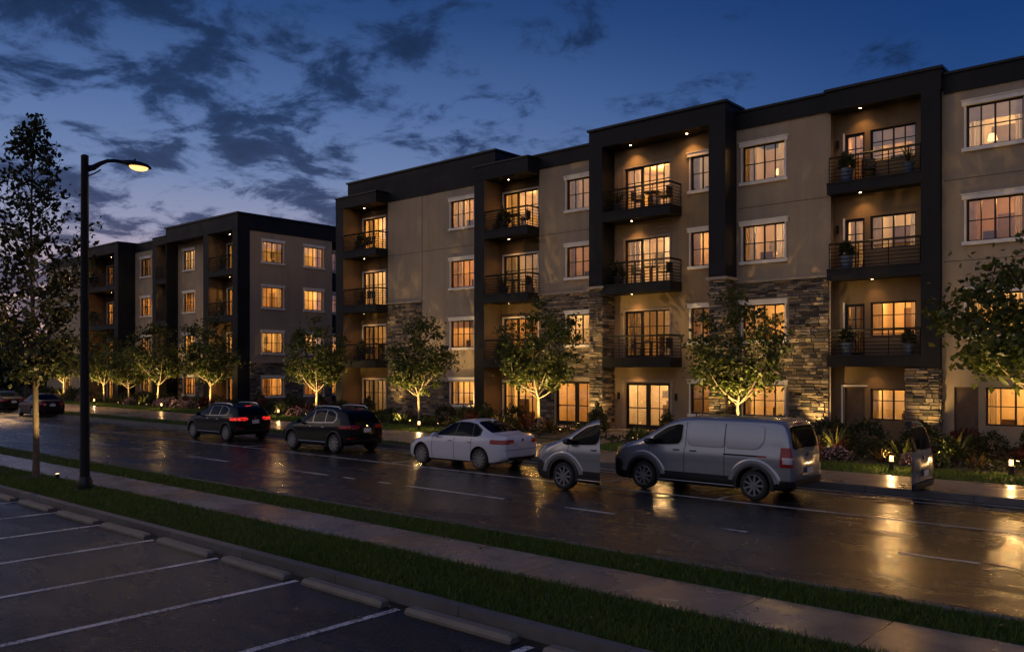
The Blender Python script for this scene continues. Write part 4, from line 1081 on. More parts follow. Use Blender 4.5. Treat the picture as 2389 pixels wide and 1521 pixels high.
# hand-placed accents
for k, x, f, sc in [('spiky',-5.2,.12,1.05),('orange',-6.0,.05,1.1),('orange',-8.65,.05,1.1),('spiky',-8.2,.14,1.1),('spiky',-10.9,.4,1.4),('spiky',-7.2,.45,1.4),('pink',-9.95,.03,.8),('hosta',-10.9,.03,.9),('pink',-7.6,.03,.8),('hosta',-7.05,.02,.9),
   ('upright',-12.9,.55,1.2),('bush',-12.4,.05,1.0),('spiky',-33.9,.10,1.25),('spiky',-26.0,.10,1.25),('spiky',-37.6,.2,1.2),('hosta',-34.6,.06,1.2),('hosta',-35.5,.05,1.1),('fern',-33.6,.1,1.2),('hosta',-31.6,.05,1.1),('hosta',-39.4,.1,1.2),('fern',-40.6,.2,1.3),
   ('upright',-22.75,.72,1.3),('fern',-22.7,.5,1.4),('upright',-19.3,.8,1.2),('fern',-18.7,.7,1.4),('spiky',-24.0,.35,1.2),('red',-29.3,.35,1.3),('redbush',-28.8,.15,1.1),('redbush',-27.9,.1,.9),('spiky',-46.5,.12,1.1),('spiky',-43.0,.3,1.2),('pink',-44.6,.06,1.1),('pink',-43.6,.06,1.0),
   ('pink',-63.2,.05,1.25),('pink',-61.7,.04,1.35),('pink',-60.2,.05,1.25),('pink',-58.6,.06,1.1),('pink',-69.0,.06,1.1),('spiky',-66.5,.06,1.4),('pink',-79.0,.1,1.2),('red',-78.2,.2,1.5),('spiky',-84.0,.2,1.3),('pink',-85.3,.12,1.2),('bush',-68.3,.4,1.5),('bush',-66.5,.45,1.4),('bush',-89.0,.3,1.8),('bush',-81.5,.35,1.6)]:
    plant(k, x, bedy(x, f), sc)
# rows behind
x = -3.0
while x > -98:
    if not (-23.4 < x < -20.0):
        for f in (.32,.62,.9):
            if pr.random() < .72:
                xx = x+pr.uniform(-.35,.35)
                if f > .6 and -27.9 < xx < -22: continue
                kind = pr.choices(['bush','red','redbush','fern','upright','hosta','spiky'],[.30,.2,.17,.13,.08,.07,.05])[0]
                plant(kind, xx, bedy(xx, f+pr.uniform(-.1,.06)), pr.uniform(.85,1.25)*(1.25 if f > .5 else 1))
    x -= pr.uniform(.95,1.5)*(1 if x > -45 else 1.5)
    
# labels: what it is, what it stands by, and its turn along that stretch
groups = {}
for p in PLANTS: groups.setdefault((p[1], place(p[2])), []).append(p)
ORD = ['first','second','third','fourth','fifth','sixth','seventh','eighth','ninth','tenth','eleventh','twelfth']
for (desc, pl), g in groups.items():
    g.sort(key=lambda p: p[2])
    for i, p in enumerate(g):
        short = desc.replace(' with arching leaves','')
        if len(g) == 1: lab = desc+' '+pl
        else: lab = ORD[i]+' '+short+' from the left '+pl
        w = lab.split()
        if len(w) > 16: lab = ' '.join(w[:16])
        p[4]['label'] = lab
# low ground cover nobody could count
def cover():
    r = np.random.default_rng(31); n = 26000; x = -97*r.uniform(0,1,n)**1.2-2
    yb = np.array([yat(BED, q) for q in x]); f = r.uniform(0,1,n); y = yb+.05+(33.6-yb)*f
    k = ~((x > -23) & (x < -20.0)) & ~((x > -27.5) & (x < -22) & (y > 32.1))
    hz = .04+.22*np.abs(np.sin(x*2.3+1.3*np.sin(y*2)))*r.uniform(0,1,n)
    P_ = np.stack([x,y,.16+hz],1)[k]; m_ = len(P_)
    c = leaf_cols(m_, r, (.020,.030,.009), (.045,.055,.014)); red = r.random(m_) < .14; c[red] = c[red][:,[1,2,2]]*np.array([1.4,.8,.8])
    tag(link('ground_cover', leaf_mesh('ground_cover', P_, r.uniform(.08,.17,m_), 32, c, 0)), 'low dark ground cover filling the far flower beds', 'ground cover', kind='stuff')
cover()

# ------------------------------------------------------------------ bollard lamps and wall washers
def bollard(x, y, z, label, energy=26):
    t = thing('bollard_light', label, 'bollard light', (x,y,z), 0, 'short bollard lights along the far lawn')
    m = MB(); m.lathe([(.10,-.03),(.10,.015),(.075,.02),(.075,.30)], 16); m.obj('post', M['bollmetal'], t, smooth=30)
    m = MB(); m.lathe([(.052,.30),(.052,.46)], 16); m.obj('lens', M['bollens'], t, smooth=30)
    m = MB()
    for k in range(4):
        a = k*math.pi/2+.78; m.tube([(.060*math.cos(a),.060*math.sin(a),.30),(.060*math.cos(a),.060*math.sin(a),.46)], .006, 4)
    m.obj('bars', M['bollmetal'], t)
    m = MB(); m.lathe([(.076,.46),(.076,.505),(.05,.53),(.01,.538)], 16); m.obj('cap', M['bollmetal'], t, smooth=40)
    light('bollard_lamp', 'POINT', (0,-.0,.39), energy*2.1, (1,.55,.2), t, shadow_soft_size=.04)
for x, y, lab in [(-4.95,26.0,'short lit bollard at the right picture edge on the lawn'),(-7.72,25.0,'short lit bollard on the lawn just right of the van'),(-29.5,26.95,'short lit bollard on the lawn behind the white sedan'),
    (-44.4,29.1,'short lit bollard on the lawn behind the two black cars'),(-58.8,28.9,'short lit bollard on the lawn before the corner bay of the farther building'),(-71.8,29.6,'short lit bollard on the lawn just right of the lamp post'),
    (-16.0,26.3,'short lit bollard on the lawn hidden behind the silver van roof'),(-84.5,30.2,'short lit bollard on the far lawn beyond the dark sedan')]:
    bollard(x, y, .12, lab)
for x, y, e, ax, lab in [(-13.45,33.55,330,.0,'small spotlight washing the tall stone wall right of the van'),(-9.05,33.25,230,-.05,'small spotlight washing the stone pillar of the right bay'),(-33.0,33.5,300,0,'small spotlight washing the low stone base beside a tree'),
    (-23.85,32.6,250,0,'small spotlight washing the left stone entrance column'),(-17.4,32.6,250,0,'small spotlight washing the right stone entrance column'),(-44.0,32.6,120,0,'small spotlight washing the dark column of the left balcony bay'),
    (-25.0,33.35,200,.2,'small spotlight washing the stone wall by the left glass doors'),(-22.95,32.85,110,-.25,'small spotlight washing the inner face of the left entrance column'),(-39.2,33.5,150,0,'small spotlight washing the tall stone panel')]:
    uplight(x, y, .18, (ax,.30 if y > 33 else .28,1.5), e*.42, lab, 80, .8)
for x, f, lab in [(-5.6,.02,'small spotlight lighting the spiky plant at the right picture edge'),(-8.5,.04,'small spotlight lighting the spiky plant by the bollard right of the van'),(-11.2,.28,'small spotlight lighting the tall spiky plant right of the van'),(-7.5,.33,'small spotlight lighting the spiky plant before the far right door'),
    (-34.2,.02,'small spotlight lighting the spiky plant left of the uplit trunk, middle bay side'),(-26.3,.02,'small spotlight lighting the spiky plant before the left glass doors'),(-38.0,.08,'small spotlight lighting the spiky plant by the tall stone panel'),(-46.8,.03,'small spotlight lighting the spiky plant in the gap between buildings'),
    (-61.0,.0,'small spotlight lighting the pink flower mounds'),(-66.8,.02,'small spotlight lighting the spiky plant left of the pink mounds'),(-30.6,.03,'small spotlight lighting the red shrubs below the middle bay'),(-40.2,.03,'small spotlight lighting the ferns below the left bay'),(-18.3,.1,'small spotlight lighting the plants at the right stone column'),(-78.5,.05,'small spotlight lighting the bed below the wide far bay')]:
    uplight(x, bedy(x, f)-.15, .16, (.25,.8,.9), 42, lab, 130, .9)
uplight(-23.2, 29.6, .16, (.1,.5,1.2), 60, 'small spotlight in the plants left of the entrance path', 90, .8)

# ------------------------------------------------------------------ street lamps
def street_lamp(x, y, z, label, hgt, arm, rz=0, energy=600, group='arm street lamps'):
    t = thing('street_lamp', label, 'street lamp', (x,y,z), rz, group)
    m = MB(); m.lathe([(.24,-.02),(.24,.03),(.235,.04)], 4 if False else 24); m.obj('base_plate', M['blackmetal'], t)
    m = MB(); m.lathe([(.17,.04),(.17,.08),(.165,.24),(.13,.30),(.125,.33)], 20); m.obj('base', M['blackmetal'], t, smooth=30)
    m = MB(); m.lathe([(.112,.33),(.085,hgt),(.087,hgt+.005),(.087,hgt+.06),(.04,hgt+.085)], 20); m.obj('pole', M['blackmetal'], t, smooth=30)
    A = arm; pts = [(0,.06,hgt-.24),(0,A*.18,hgt-.19),(0,A*.32,hgt-.07),(0,A*.48,hgt+.03),(0,A*.66,hgt+.07),(0,A-.16,hgt+.07)]
    m = MB(); m.tube(pts, [.085,.07,.055,.046,.042,.04], 10); m.tube([(0,.06,hgt-.42),(0,A*.2,hgt-.33),(0,A*.34,hgt-.21)], .018, 6); m.obj('arm', M['blackmetal'], t, smooth=50)
    # cobra-head luminaire
    m = MB(); secs = [(-.24,.06,.05,0),(-.15,.10,.08,.0),(0,.16,.10,.0),(.19,.19,.105,-.005),(.37,.165,.085,-.015),(.48,.09,.05,-.03),(.51,.035,.02,-.035)]
    n = 14
    for (dy, w, hh, dz) in secs:
        for j in range(n):
            a = 2*math.pi*j/n; zz = math.sin(a); m.v.append((w*math.cos(a), A+dy, hgt+.055+dz+(hh*zz if zz > 0 else hh*.35*zz)))
    for a in range(len(secs)-1):
        for j in range(n): m.f.append((a*n+j,a*n+(j+1)%n,a*n+n+(j+1)%n,a*n+n+j)); m.c.append(None)
    m.f += [tuple(range(n)), tuple(range((len(secs)-1)*n, len(secs)*n))]; m.c += [None]*2
    hd = m.obj('lamp_head', M['blackmetal'], t, smooth=50)
    m = MB(); b = len(m.v)
    for (rr, dz) in ((1,-.03),(.85,-.085),(.5,-.115),(.05,-.125)):
        for j in range(16):
            a = 2*math.pi*j/16; m.v.append((.15*rr*math.cos(a), A+.20+.24*rr*math.sin(a), hgt+.05+dz))
    for a in range(3):
        for j in range(16): m.f.append((a*16+j,a*16+(j+1)%16,a*16+16+(j+1)%16,a*16+16+j)); m.c.append(None)
    m.f += [tuple(range(16)), tuple(range(48,64))]; m.c += [None]*2
    m.obj('lens', M['streetlens'], hd, smooth=60)
    m = MB(); m.lathe([(.03,.0),(.03,.05),(.01,.06)], 8, (0,A+.1,hgt+.145)); m.obj('photocell', M['blackmetal'], hd)
    l = light('street_lamp_light', 'SPOT', (0,A+.20,hgt-.16), energy, (1,.58,.25), t, spot_size=R(150), spot_blend=.7, shadow_soft_size=.18)
    return t
street_lamp(-20.95, 8.42, .13, 'tall black street lamp with a curved arm, lit, on the near grass strip', 7.9, 1.1, 0, 330)
street_lamp(-67.1, 22.9, .12, 'small far street lamp glowing through the left trees', 6.4, 1.1, R(180), 4000)

# ------------------------------------------------------------------ balcony furniture and pots
BAYN = {'left':'left bay','mid':'middle bay','ent':'entrance bay','right':'right bay','corner':'corner bay of the farther building','wide':'wide far bay of the farther building'}
def chair_parts(t):
    m = MB(); m.box(-.25,.25,-.25,.25,.42,.46); m.obj('seat', M['furn'], t)
    m = MB()
    for i in range(4): m.box(-.25+.135*i,-.25+.135*i+.1,.22,.25,.46,.86)
    m.box(-.26,.26,.215,.255,.82,.88); m.obj('backrest', M['furn'], t)
    for sx in (-.23,.23):
        for sy in (-.23,.23):
            m = MB(); m.tube([(sx,sy,0),(sx,sy,.43)], .018, 5); m.obj('leg', M['furn'], t)
        m = MB(); m.box(sx-.025,sx+.025,-.25,.25,.62,.65); m.tube([(sx,-.22,.43),(sx,-.22,.63)], .016, 5); m.obj('armrest', M['furn'], t)
def table_parts(t):
    m = MB(); m.lathe([(.40,.70),(.40,.735)], 22); m.obj('table_top', M['furn'], t)
    m = MB(); m.lathe([(.24,0),(.22,.02),(.03,.05),(.03,.70)], 14); m.obj('pedestal', M['furn'], t)
PROTO = {}
def furniture(kind, x, y, z, rz, label):
    if kind not in PROTO:
        t = thing('patio_'+kind, label, kind, (x,y,z), rz, 'patio %ss on the balconies' % kind)
        (chair_parts if kind == 'chair' else table_parts)(t); PROTO[kind] = t
    else:
        t = copy_tree(PROTO[kind]); t.location = (x,y,z); t.rotation_euler = (0,0,rz); t['label'] = label
def pot_mesh(r0, r1, h): 
    m = MB(); m.lathe([(r0,0),(r1,h*.9),(r1*1.08,h*.9),(r1*1.08,h),(r1*.9,h),(r1*.88,h*.93)], 18); return m
POTB = pot_mesh(.17,.24,.5).mesh('pot', M['pot'], 30); POTD = pot_mesh(.15,.2,.38).mesh('pot', M['potdark'], 30)
BUSH_T = [bush_mesh(s, .30, .62, 420, .13, (.03,.045,.013), (.07,.078,.02))[0] for s in (41,42)]
SPK_T = blade_rosette(44, 30, .95, .05, (.03,.045,.012), (.06,.065,.018), .35, (.7,1.45))
def potted(x, y, z, label, blue=False, spk=False, sc=1):
    t = thing('potted_plant', label, 'potted plant', (x,y,z), rnd.uniform(0,6), 'potted plants on the balconies', sc)
    link('pot', POTB if blue else POTD, t)
    f = link('foliage', SPK_T if spk else rnd.choice(BUSH_T), t); f.location = (0,0,.5 if blue else .36)
    m = MB(); m.tube([(0,0,.3),(0,0,.8)], .02, 5); m.obj('stem', M['bark'], t)
for f in (2,3,4):
    fl = FL[f][0]; w = WORD[f]
    potted(-42.95, Y0+.12, fl+.02, 'tall potted shrub on the %s-floor balcony of the left bay' % w, False, f == 3, 1.25)
    furniture('chair', -41.6, Y0-.3, fl+.02, .6, 'dark patio chair on the %s-floor balcony of the left bay' % w)
    potted(-30.75, Y0+.12, fl+.02, 'tall potted shrub on the %s-floor balcony of the middle bay' % w, False, f == 3, 1.3)
    furniture('table', -29.6, Y0-.35, fl+.02, 0, 'small round table on the %s-floor balcony of the middle bay' % w)
    furniture('chair', -28.9, Y0-.35, fl+.02, -1.4, 'dark patio chair on the %s-floor balcony of the middle bay' % w)
    if f > 2: potted(-23.05, Y0-.28, fl+.02, 'potted plant on the %s-floor balcony of the entrance bay' % w, False, f == 4, 1.15)
    furniture('table', -21.0, Y0-.55, fl+.02, 0, 'small round table on the %s-floor balcony of the entrance bay' % w)
    furniture('chair', -21.75, Y0-.5, fl+.02, 1.7, 'dark chair left of the table, %s-floor balcony of the entrance bay' % w)
    furniture('chair', -20.3, Y0-.5, fl+.02, -1.6, 'dark chair right of the table, %s-floor balcony of the entrance bay' % w)
    potted(-12.25, Y0-.02, fl+.02, 'leafy plant in a blue-grey pot at the left of the right bay, %s floor' % w, True, False, 1.0 if f != 4 else 1.05)
    if f != 3: potted(-9.95, Y0+.05, fl+.02, 'plant in a blue-grey pot at the right of the right bay, %s floor' % w, True, f == 4, .85)
    if f == 4: furniture('chair', -11.45, Y0+.12, fl+.02, .4, 'dark patio chair on the fourth-floor balcony of the right bay')
    potted(-59.6, Y0-.1, fl+.02, 'tall potted plant on the %s-floor balcony of the farther building, corner bay' % w, False, True, 1.4)
    potted(-80.9, Y0-.9, fl+.02, 'potted plant on the %s-floor balcony of the wide far bay' % w, False, False, 1.4)
# table lamps glowing behind windows
def table_lamp(x, y, z, label):
    t = thing('table_lamp', label, 'table lamp', (x,y,z), 0, 'table lamps behind the windows')
    m = MB(); m.lathe([(.09,0),(.09,.02),(.03,.05),(.06,.16),(.02,.28),(.015,.36)], 14); m.obj('base', M['room'], t, smooth=40)
    m = MB(); m.lathe([(.17,.34),(.12,.58)], 16); m.obj('lamp_shade', M['shade'], t, smooth=30)
    m = MB(); m.lathe([(.16,-.04),(.16,-.005),(.02,-.002)], 14); m.tube([(0,0,-.04),(0,0,-.62)], .035, 8); m.obj('stand', M['roomdark'], t)
for x, f, lab in [(-15.5,4,'glowing table lamp behind the fourth-floor window over the stone wall'),(-15.45,3,'glowing table lamp behind the third-floor window over the stone wall'),(-25.4,3,'glowing table lamp behind the third-floor window left of the entrance bay'),(-25.2,4,'glowing table lamp behind the fourth-floor window left of the entrance bay'),
    (-33.5,4,'glowing table lamp behind the fourth-floor window by the middle bay'),(-7.3,4,'glowing table lamp behind the top-floor window at the far right')]:
    table_lamp(x, Y0+1.0, FL[f][0]+.665, lab)

# ------------------------------------------------------------------ vehicles (front towards -X; local x runs from nose to tail)
def pch(pts):
    xs = [p[0] for p in pts]; ys = [p[1] for p in pts]; n = len(xs)
    h = [xs[i+1]-xs[i] for i in range(n-1)]; dl = [(ys[i+1]-ys[i])/h[i] for i in range(n-1)]
    d = [0]*n; d[0] = dl[0]; d[-1] = dl[-1]
    for i in range(1, n-1):
        if dl[i-1]*dl[i] > 0:
            w1 = 2*h[i]+h[i-1]; w2 = h[i]+2*h[i-1]; d[i] = (w1+w2)/(w1/dl[i-1]+w2/dl[i])
    def f(x):
        x = min(max(x, xs[0]), xs[-1]); i = 0
        while i < n-2 and x > xs[i+1]: i += 1
        t = (x-xs[i])/h[i]
        return (ys[i]*(2*t**3-3*t*t+1)+h[i]*d[i]*(t**3-2*t*t+t)+ys[i+1]*(-2*t**3+3*t*t)+h[i]*d[i+1]*(t**3-t*t))
    return f
def apply_bool(me, cutter):
    a = bpy.data.objects.new('tmp_a', me); b = bpy.data.objects.new('tmp_b', cutter)
    COL.objects.link(a); COL.objects.link(b)
    md = a.modifiers.new('b', 'BOOLEAN'); md.operation = 'DIFFERENCE'; md.solver = 'EXACT'; md.object = b
    dg = bpy.context.evaluated_depsgraph_get(); dg.update()
    out = bpy.data.meshes.new_from_object(a.evaluated_get(dg))
    bpy.data.objects.remove(a); bpy.data.objects.remove(b)
    return out
class Car:
    def __init__(s, sp):
        s.sp = sp; L_ = s.L = sp['L']
        zt, zs, zb, w, wr = (pch(sp[k]) for k in ('top','belt','bot','w','wr'))
        N_ = 84; xs = sorted({L_*i/N_ for i in range(N_+1)}|{.015,.04,.08,L_-.015,L_-.04,L_-.08})
        verts = []; faces = []; s.shear = sp.get('shear')
        rings = []
        for x in xs:
            W, T, B = w(x), zt(x), zb(x); Z = min(zs(x), T-.02); q = wr(x); k = min(1, max(.12, (T-Z)/.45))
            hh = Z-B
            half = [(0,B),(.55*W,B),(.86*W,B+.005),(.955*W,B+.05*hh+.02),(.982*W,B+.2*hh),(.992*W,B+.4*hh),(W,B+.6*hh),(.995*W,B+.76*hh),(.978*W,B+.9*hh),(.95*W,Z)]
            s0 = (.95*W, Z); e = (q+.035*k, T-.10*k)
            for t in (.25,.5,.75): half.append((s0[0]+(e[0]-s0[0])*t+.022*k*math.sin(math.pi*t), s0[1]+(e[1]-s0[1])*t))
            half += [e, (q-.02*k, T-.045*k), (q-.10*k, T-.016*k), (q*.6, T-.004), (q*.3, T+.004*k), (0, T+.006*k)]
            ring = half+[(-y, z) for y, z in half[-2:0:-1]]
            rings.append([s.warp(x, y, z) for y, z in ring])
        n = len(rings[0])
        for r in rings: verts += r
        for a in range(len(rings)-1):
            for j in range(n): faces.append((a*n+j, a*n+(j+1)%n, a*n+n+(j+1)%n, a*n+n+j))
        # rounded end caps
        for end, base, sg in ((0,0,-1),(1,(len(rings)-1)*n,1)):
            rg = rings[0] if end == 0 else rings[-1]; cz = sum(p[2] for p in rg)/n; prev = [base+j for j in range(n)]
            for sc, dx in ((.9,.022),(.7,.04),(.45,.05),(.2,.055)):
                st = len(verts)
                for p in rg: verts.append((p[0]+sg*dx, p[1]*sc, cz+(p[2]-cz)*sc))
                cur = [st+j for j in range(n)]
                for j in range(n): faces.append((prev[j],prev[(j+1)%n],cur[(j+1)%n],cur[j]))
                prev = cur
            faces.append(tuple(prev))
        me = bpy.data.meshes.new('shell'); me.from_pydata(verts, [], faces)
        bm = bmesh.new(); bm.from_mesh(me); bmesh.ops.recalc_face_normals(bm, faces=bm.faces); bm.to_mesh(me); bm.normal_update(); s.bm = bm
        s.shell = me
        c = MB()
        for wx in sp['wheels']:
            for sg in (-1,1):
                Wx = w(wx); a0 = (Wx-.30)*sg; a1 = (Wx+.25)*sg
                c.lathe([(sp['arch'],min(a0,a1)),(sp['arch'],max(a0,a1))], 36, (wx,0,sp['wr0']+.02), 'y')
        body = apply_bool(me.copy(), c.mesh('cut', None))
        body.shade_smooth(); body.set_sharp_from_angle(angle=R(38)); body.materials.clear(); body.materials.append(sp['paint']); s.body = body; s.w = w
    def warp(s, x, y, z):
        if s.shear:
            x0, amt, zc, zh = s.shear
            if x > x0: x -= (x-x0)/(s.L-x0)*amt*max(0,(z-zc)/(zh-zc))**1.15
        return (x, y, z)
    def patch(s, poly, axes, facing, off, ymin=None):
        """piece of the shell inside a convex polygon seen along an axis, lifted off the surface"""
        bm = s.bm.copy()
        ar = sum(poly[i][0]*poly[(i+1)%len(poly)][1]-poly[(i+1)%len(poly)][0]*poly[i][1] for i in range(len(poly)))
        if ar < 0: poly = poly[::-1]
        i0, i1 = axes
        for (p, q) in zip(poly, poly[1:]+poly[:1]):
            co_ = [0,0,0]; co_[i0], co_[i1] = p; nn = [0,0,0]; nn[i0], nn[i1] = q[1]-p[1], -(q[0]-p[0])
            if abs(nn[i0])+abs(nn[i1]) < 1e-9: continue
            bmesh.ops.bisect_plane(bm, geom=bm.verts[:]+bm.edges[:]+bm.faces[:], plane_co=co_, plane_no=nn, clear_outer=True, dist=1e-5)
        if ymin is not None:
            sg = 1 if facing[1] > 0 else -1
            bmesh.ops.bisect_plane(bm, geom=bm.verts[:]+bm.edges[:]+bm.faces[:], plane_co=(0,sg*ymin,0), plane_no=(0,-sg,0), clear_outer=True, dist=1e-5)
        f = Vector(facing); kill = [q for q in bm.faces if q.normal.dot(f) < .12]
        bmesh.ops.delete(bm, geom=kill, context='FACES')
        bm.normal_update()
        mv = [(v, v.normal.copy()) for v in bm.verts]
        for v, nn in mv: v.co += nn*off
        me = bpy.data.meshes.new('patch'); bm.to_mesh(me); bm.free(); me.shade_smooth(); return me
    def both(s, name, poly, off, mat, root, sides=(-1,1), first=None):
        out = []
        for sg in sides:
            me = s.patch(poly, (0,2), (0,sg,0), off)
            if len(me.polygons): me.materials.append(mat); out.append(link(name, me, root))
        return out
    def rear(s, name, poly, off, mat, root, d=(1,0,.15)):
        me = s.patch(poly, (1,2), d, off); me.materials.append(mat); return link(name, me, root)
    def front(s, name, poly, off, mat, root): 
        me = s.patch(poly, (1,2), (-1,0,.1), off); me.materials.append(mat); return link(name, me, root)
    def topv(s, name, poly, off, mat, root):
        me = s.patch(poly, (0,1), (0,0,1), off); me.materials.append(mat); return link(name, me, root)
def rounded(pts, r=.05, n=4):
    out = []
    k = len(pts)
    for i in range(k):
        a, b, c = Vector(pts[i-1]), Vector(pts[i]), Vector(pts[(i+1)%k])
        u = (a-b); v = (c-b); rr = min(r, u.length*.4, v.length*.4); p = b+u.normalized()*rr; q = b+v.normalized()*rr
        for j in range(n+1):
            t = j/n; out.append(tuple((1-t)**2*p+2*t*(1-t)*b+t*t*q))
    return out
def wheel_meshes(r, spokes, width, style):
    m = MB(); w = width/2; q = r-.0
    m.lathe([(r*.70,-w),(r*.80,-w-.006),(r*.93,-w+.006),(r*.985,-w+.03),(r,-w*.5),(r,w*.5),(r*.985,w-.03),(r*.93,w-.006),(r*.70,w)], 32, axis='y', cap=False)
    t = m.mesh('tyre', M['tyre'], 35)
    m = MB(); ri = r*.72
    for (a, b) in (((ri,-w-.004),(ri*.90,-w+.012)),):
        n = 32; k = len(m.v)
        for rr, y in ((ri,-w-.006),(ri*.97,-w-.012),(ri*.90,-w+.01),(ri*.86,-w+.10)):
            for j in range(n): m.v.append((rr*math.cos(2*math.pi*j/n), y, rr*math.sin(2*math.pi*j/n)))
        for c in range(3):
            for j in range(n): m.f.append((k+c*n+j,k+c*n+(j+1)%n,k+c*n+n+(j+1)%n,k+c*n+n+j)); m.c.append(None)
    for i in range(spokes):
        a = 2*math.pi*i/spokes
        for da in ((-.07,.07) if style == 'twin' else (0,)):
            aa = a+da*2; wd = .017 if style == 'twin' else .026
            c, sn = math.cos(aa), math.sin(aa); cx_, sx_ = -sn, c
            a2 = a+da*3.2 if style == 'twin' else aa
            c2, s2 = math.cos(a2), math.sin(a2)
            def pt(rr, cc, ss, o, y): return (rr*cc-ss*o, y, rr*ss+cc*o)
            m.hexa([pt(.05,c,sn,-wd,-w+.005),pt(.05,c,sn,wd,-w+.005),pt(ri*.93,c2,s2,wd*.9,-w-.004),pt(ri*.93,c2,s2,-wd*.9,-w-.004),
                    pt(.05,c,sn,-wd,-w+.04),pt(.05,c,sn,wd,-w+.04),pt(ri*.93,c2,s2,wd*.9,-w+.03),pt(ri*.93,c2,s2,-wd*.9,-w+.03)])
    m.lathe([(.066,-w-.004),(.066,-w+.05)], 16, axis='y'); m.lathe([(.03,-w-.012),(.03,-w-.003)], 12, axis='y')
    rim = m.mesh('rim', M['alloy'], 35)
    m = MB(); m.lathe([(ri*.99,-w+.06),(ri*.99,w-.02)], 24, axis='y'); hub = m.mesh('hub', M['seam'])
    return t, rim, hub
def add_wheels(car, root, r, spokes, style, width=.215):
    t, rim, hub = wheel_meshes(r, spokes, width, style)
    for wx in car.sp['wheels']:
        for sg in (-1,1):
            o = link('wheel', t, root); o.location = (wx, sg*(car.w(wx)-width/2-.012), r)
            if sg > 0: o.rotation_euler = (0,0,math.pi)
            link('rim', rim, o); link('hub', hub, o)
    for wx in car.sp['wheels']:
        for sg in (-1,1):
            m = MB(); W = car.w(wx); n = 22; R_ = car.sp['arch']-.006; k = len(m.v)
            for y in (sg*(W-.015), sg*(W-.29)):
                for j in range(n+1):
                    a = math.pi*1.12*j/n-.19; m.v.append((wx+R_*math.cos(a), y, car.sp['wr0']+.02+R_*math.sin(a)))
            for j in range(n): m.f.append((k+j,k+j+1,k+n+2+j,k+n+1+j)); m.c.append(None)
            m.obj('wheel_arch', M['plastic'], root, recalc=False)
def arch_flare(car, root, mat, wid, off, out):
    for wx in car.sp['wheels']:
        for sg in (-1,1):
            m = MB(); n = 20; W = car.w(wx); R0 = car.sp['arch']; k = 0
            for j in range(n+1):
                a = math.pi*1.16*j/n-.25
                for (rr, y) in ((R0-.004, W-.02),(R0-.004, W+out),(R0+wid*.5, W+out*.9),(R0+wid, W-.012)):
                    m.v.append((wx+rr*math.cos(a), sg*y, max(.2, car.sp['wr0']+.02+rr*math.sin(a))))
            for j in range(n):
                for c in range(3): m.f.append((j*4+c,j*4+c+1,j*4+4+c+1,j*4+4+c)); m.c.append(None)
            m.obj('wheel_trim', mat, root, smooth=50)
def mirror_part(root, x, y, z, mat, sc=1):
    for sg in (-1,1):
        m = MB(); n = 10; 
        for (dx, s_) in ((-.10,.35),(-.06,.8),(0,1),(.05,.97)):
            for j in range(n):
                a = 2*math.pi*j/n; m.v.append((x+dx*sc, sg*(y+.10*sc)+.095*sc*s_*math.cos(a), z+.065*sc*s_*math.sin(a)))
        for a in range(3):
            for j in range(n): m.f.append((a*n+j,a*n+(j+1)%n,a*n+n+(j+1)%n,a*n+n+j)); m.c.append(None)
        m.f += [tuple(range(n)), tuple(range(3*n,4*n))]; m.c += [None]*2
        m.box(x-.02, x+.03, min(sg*(y-.05),sg*(y+.05)), max(sg*(y-.05),sg*(y+.05)), z-.07, z-.035)
        m.obj('wing_mirror', mat, root, smooth=45)
def handles(car, root, xs, z, mat, sides=(-1,1)):
    for x in xs:
        for sg in sides:
            W = .985*car.w(x); m = MB(); m.tube([(x,sg*(W-.012),z),(x+.03,sg*(W+.022),z+.004),(x+.15,sg*(W+.022),z+.008),(x+.18,sg*(W-.012),z+.008)], .014, 6); m.obj('door_handle', mat, root, smooth=50)
def plate(car, root, x, z, tilt=0, hh=.075, w=.16):
    m = MB(); m.hexa([(x,-w,z-hh),(x,w,z-hh),(x,w,z+hh),(x,-w,z+hh),(x+.014,-w,z-hh),(x+.014,w,z-hh),(x+.014-tilt,w,z+hh),(x+.014-tilt,-w,z+hh)])
    m.obj('number_plate', M['platew'], root)
def seams(car, root, xs, z0, z1, lean=0):
    for x in xs:
        dx = lean
        for sg in (-1,1):
            p = car.patch([(x,z0),(x+.014,z0),(x+.014+dx,z1),(x+dx,z1)], (0,2), (0,sg,0), .0025)
            p.materials.append(M['seam']); link('door_seam', p, root)
def lower_band(car, root, name, spans, z1, off, mat):
    for (a, b) in spans:
        for sg in (-1,1):
            me = car.patch([(a,.1),(b,.1),(b,z1),(a,z1)], (0,2), (0,sg,0), off); me.materials.append(mat); link(name, me, root)
def finish(root, x0, y0, rz=0, z=0):
    root.location = (x0, y0, z); root.rotation_euler = (0,0,rz)

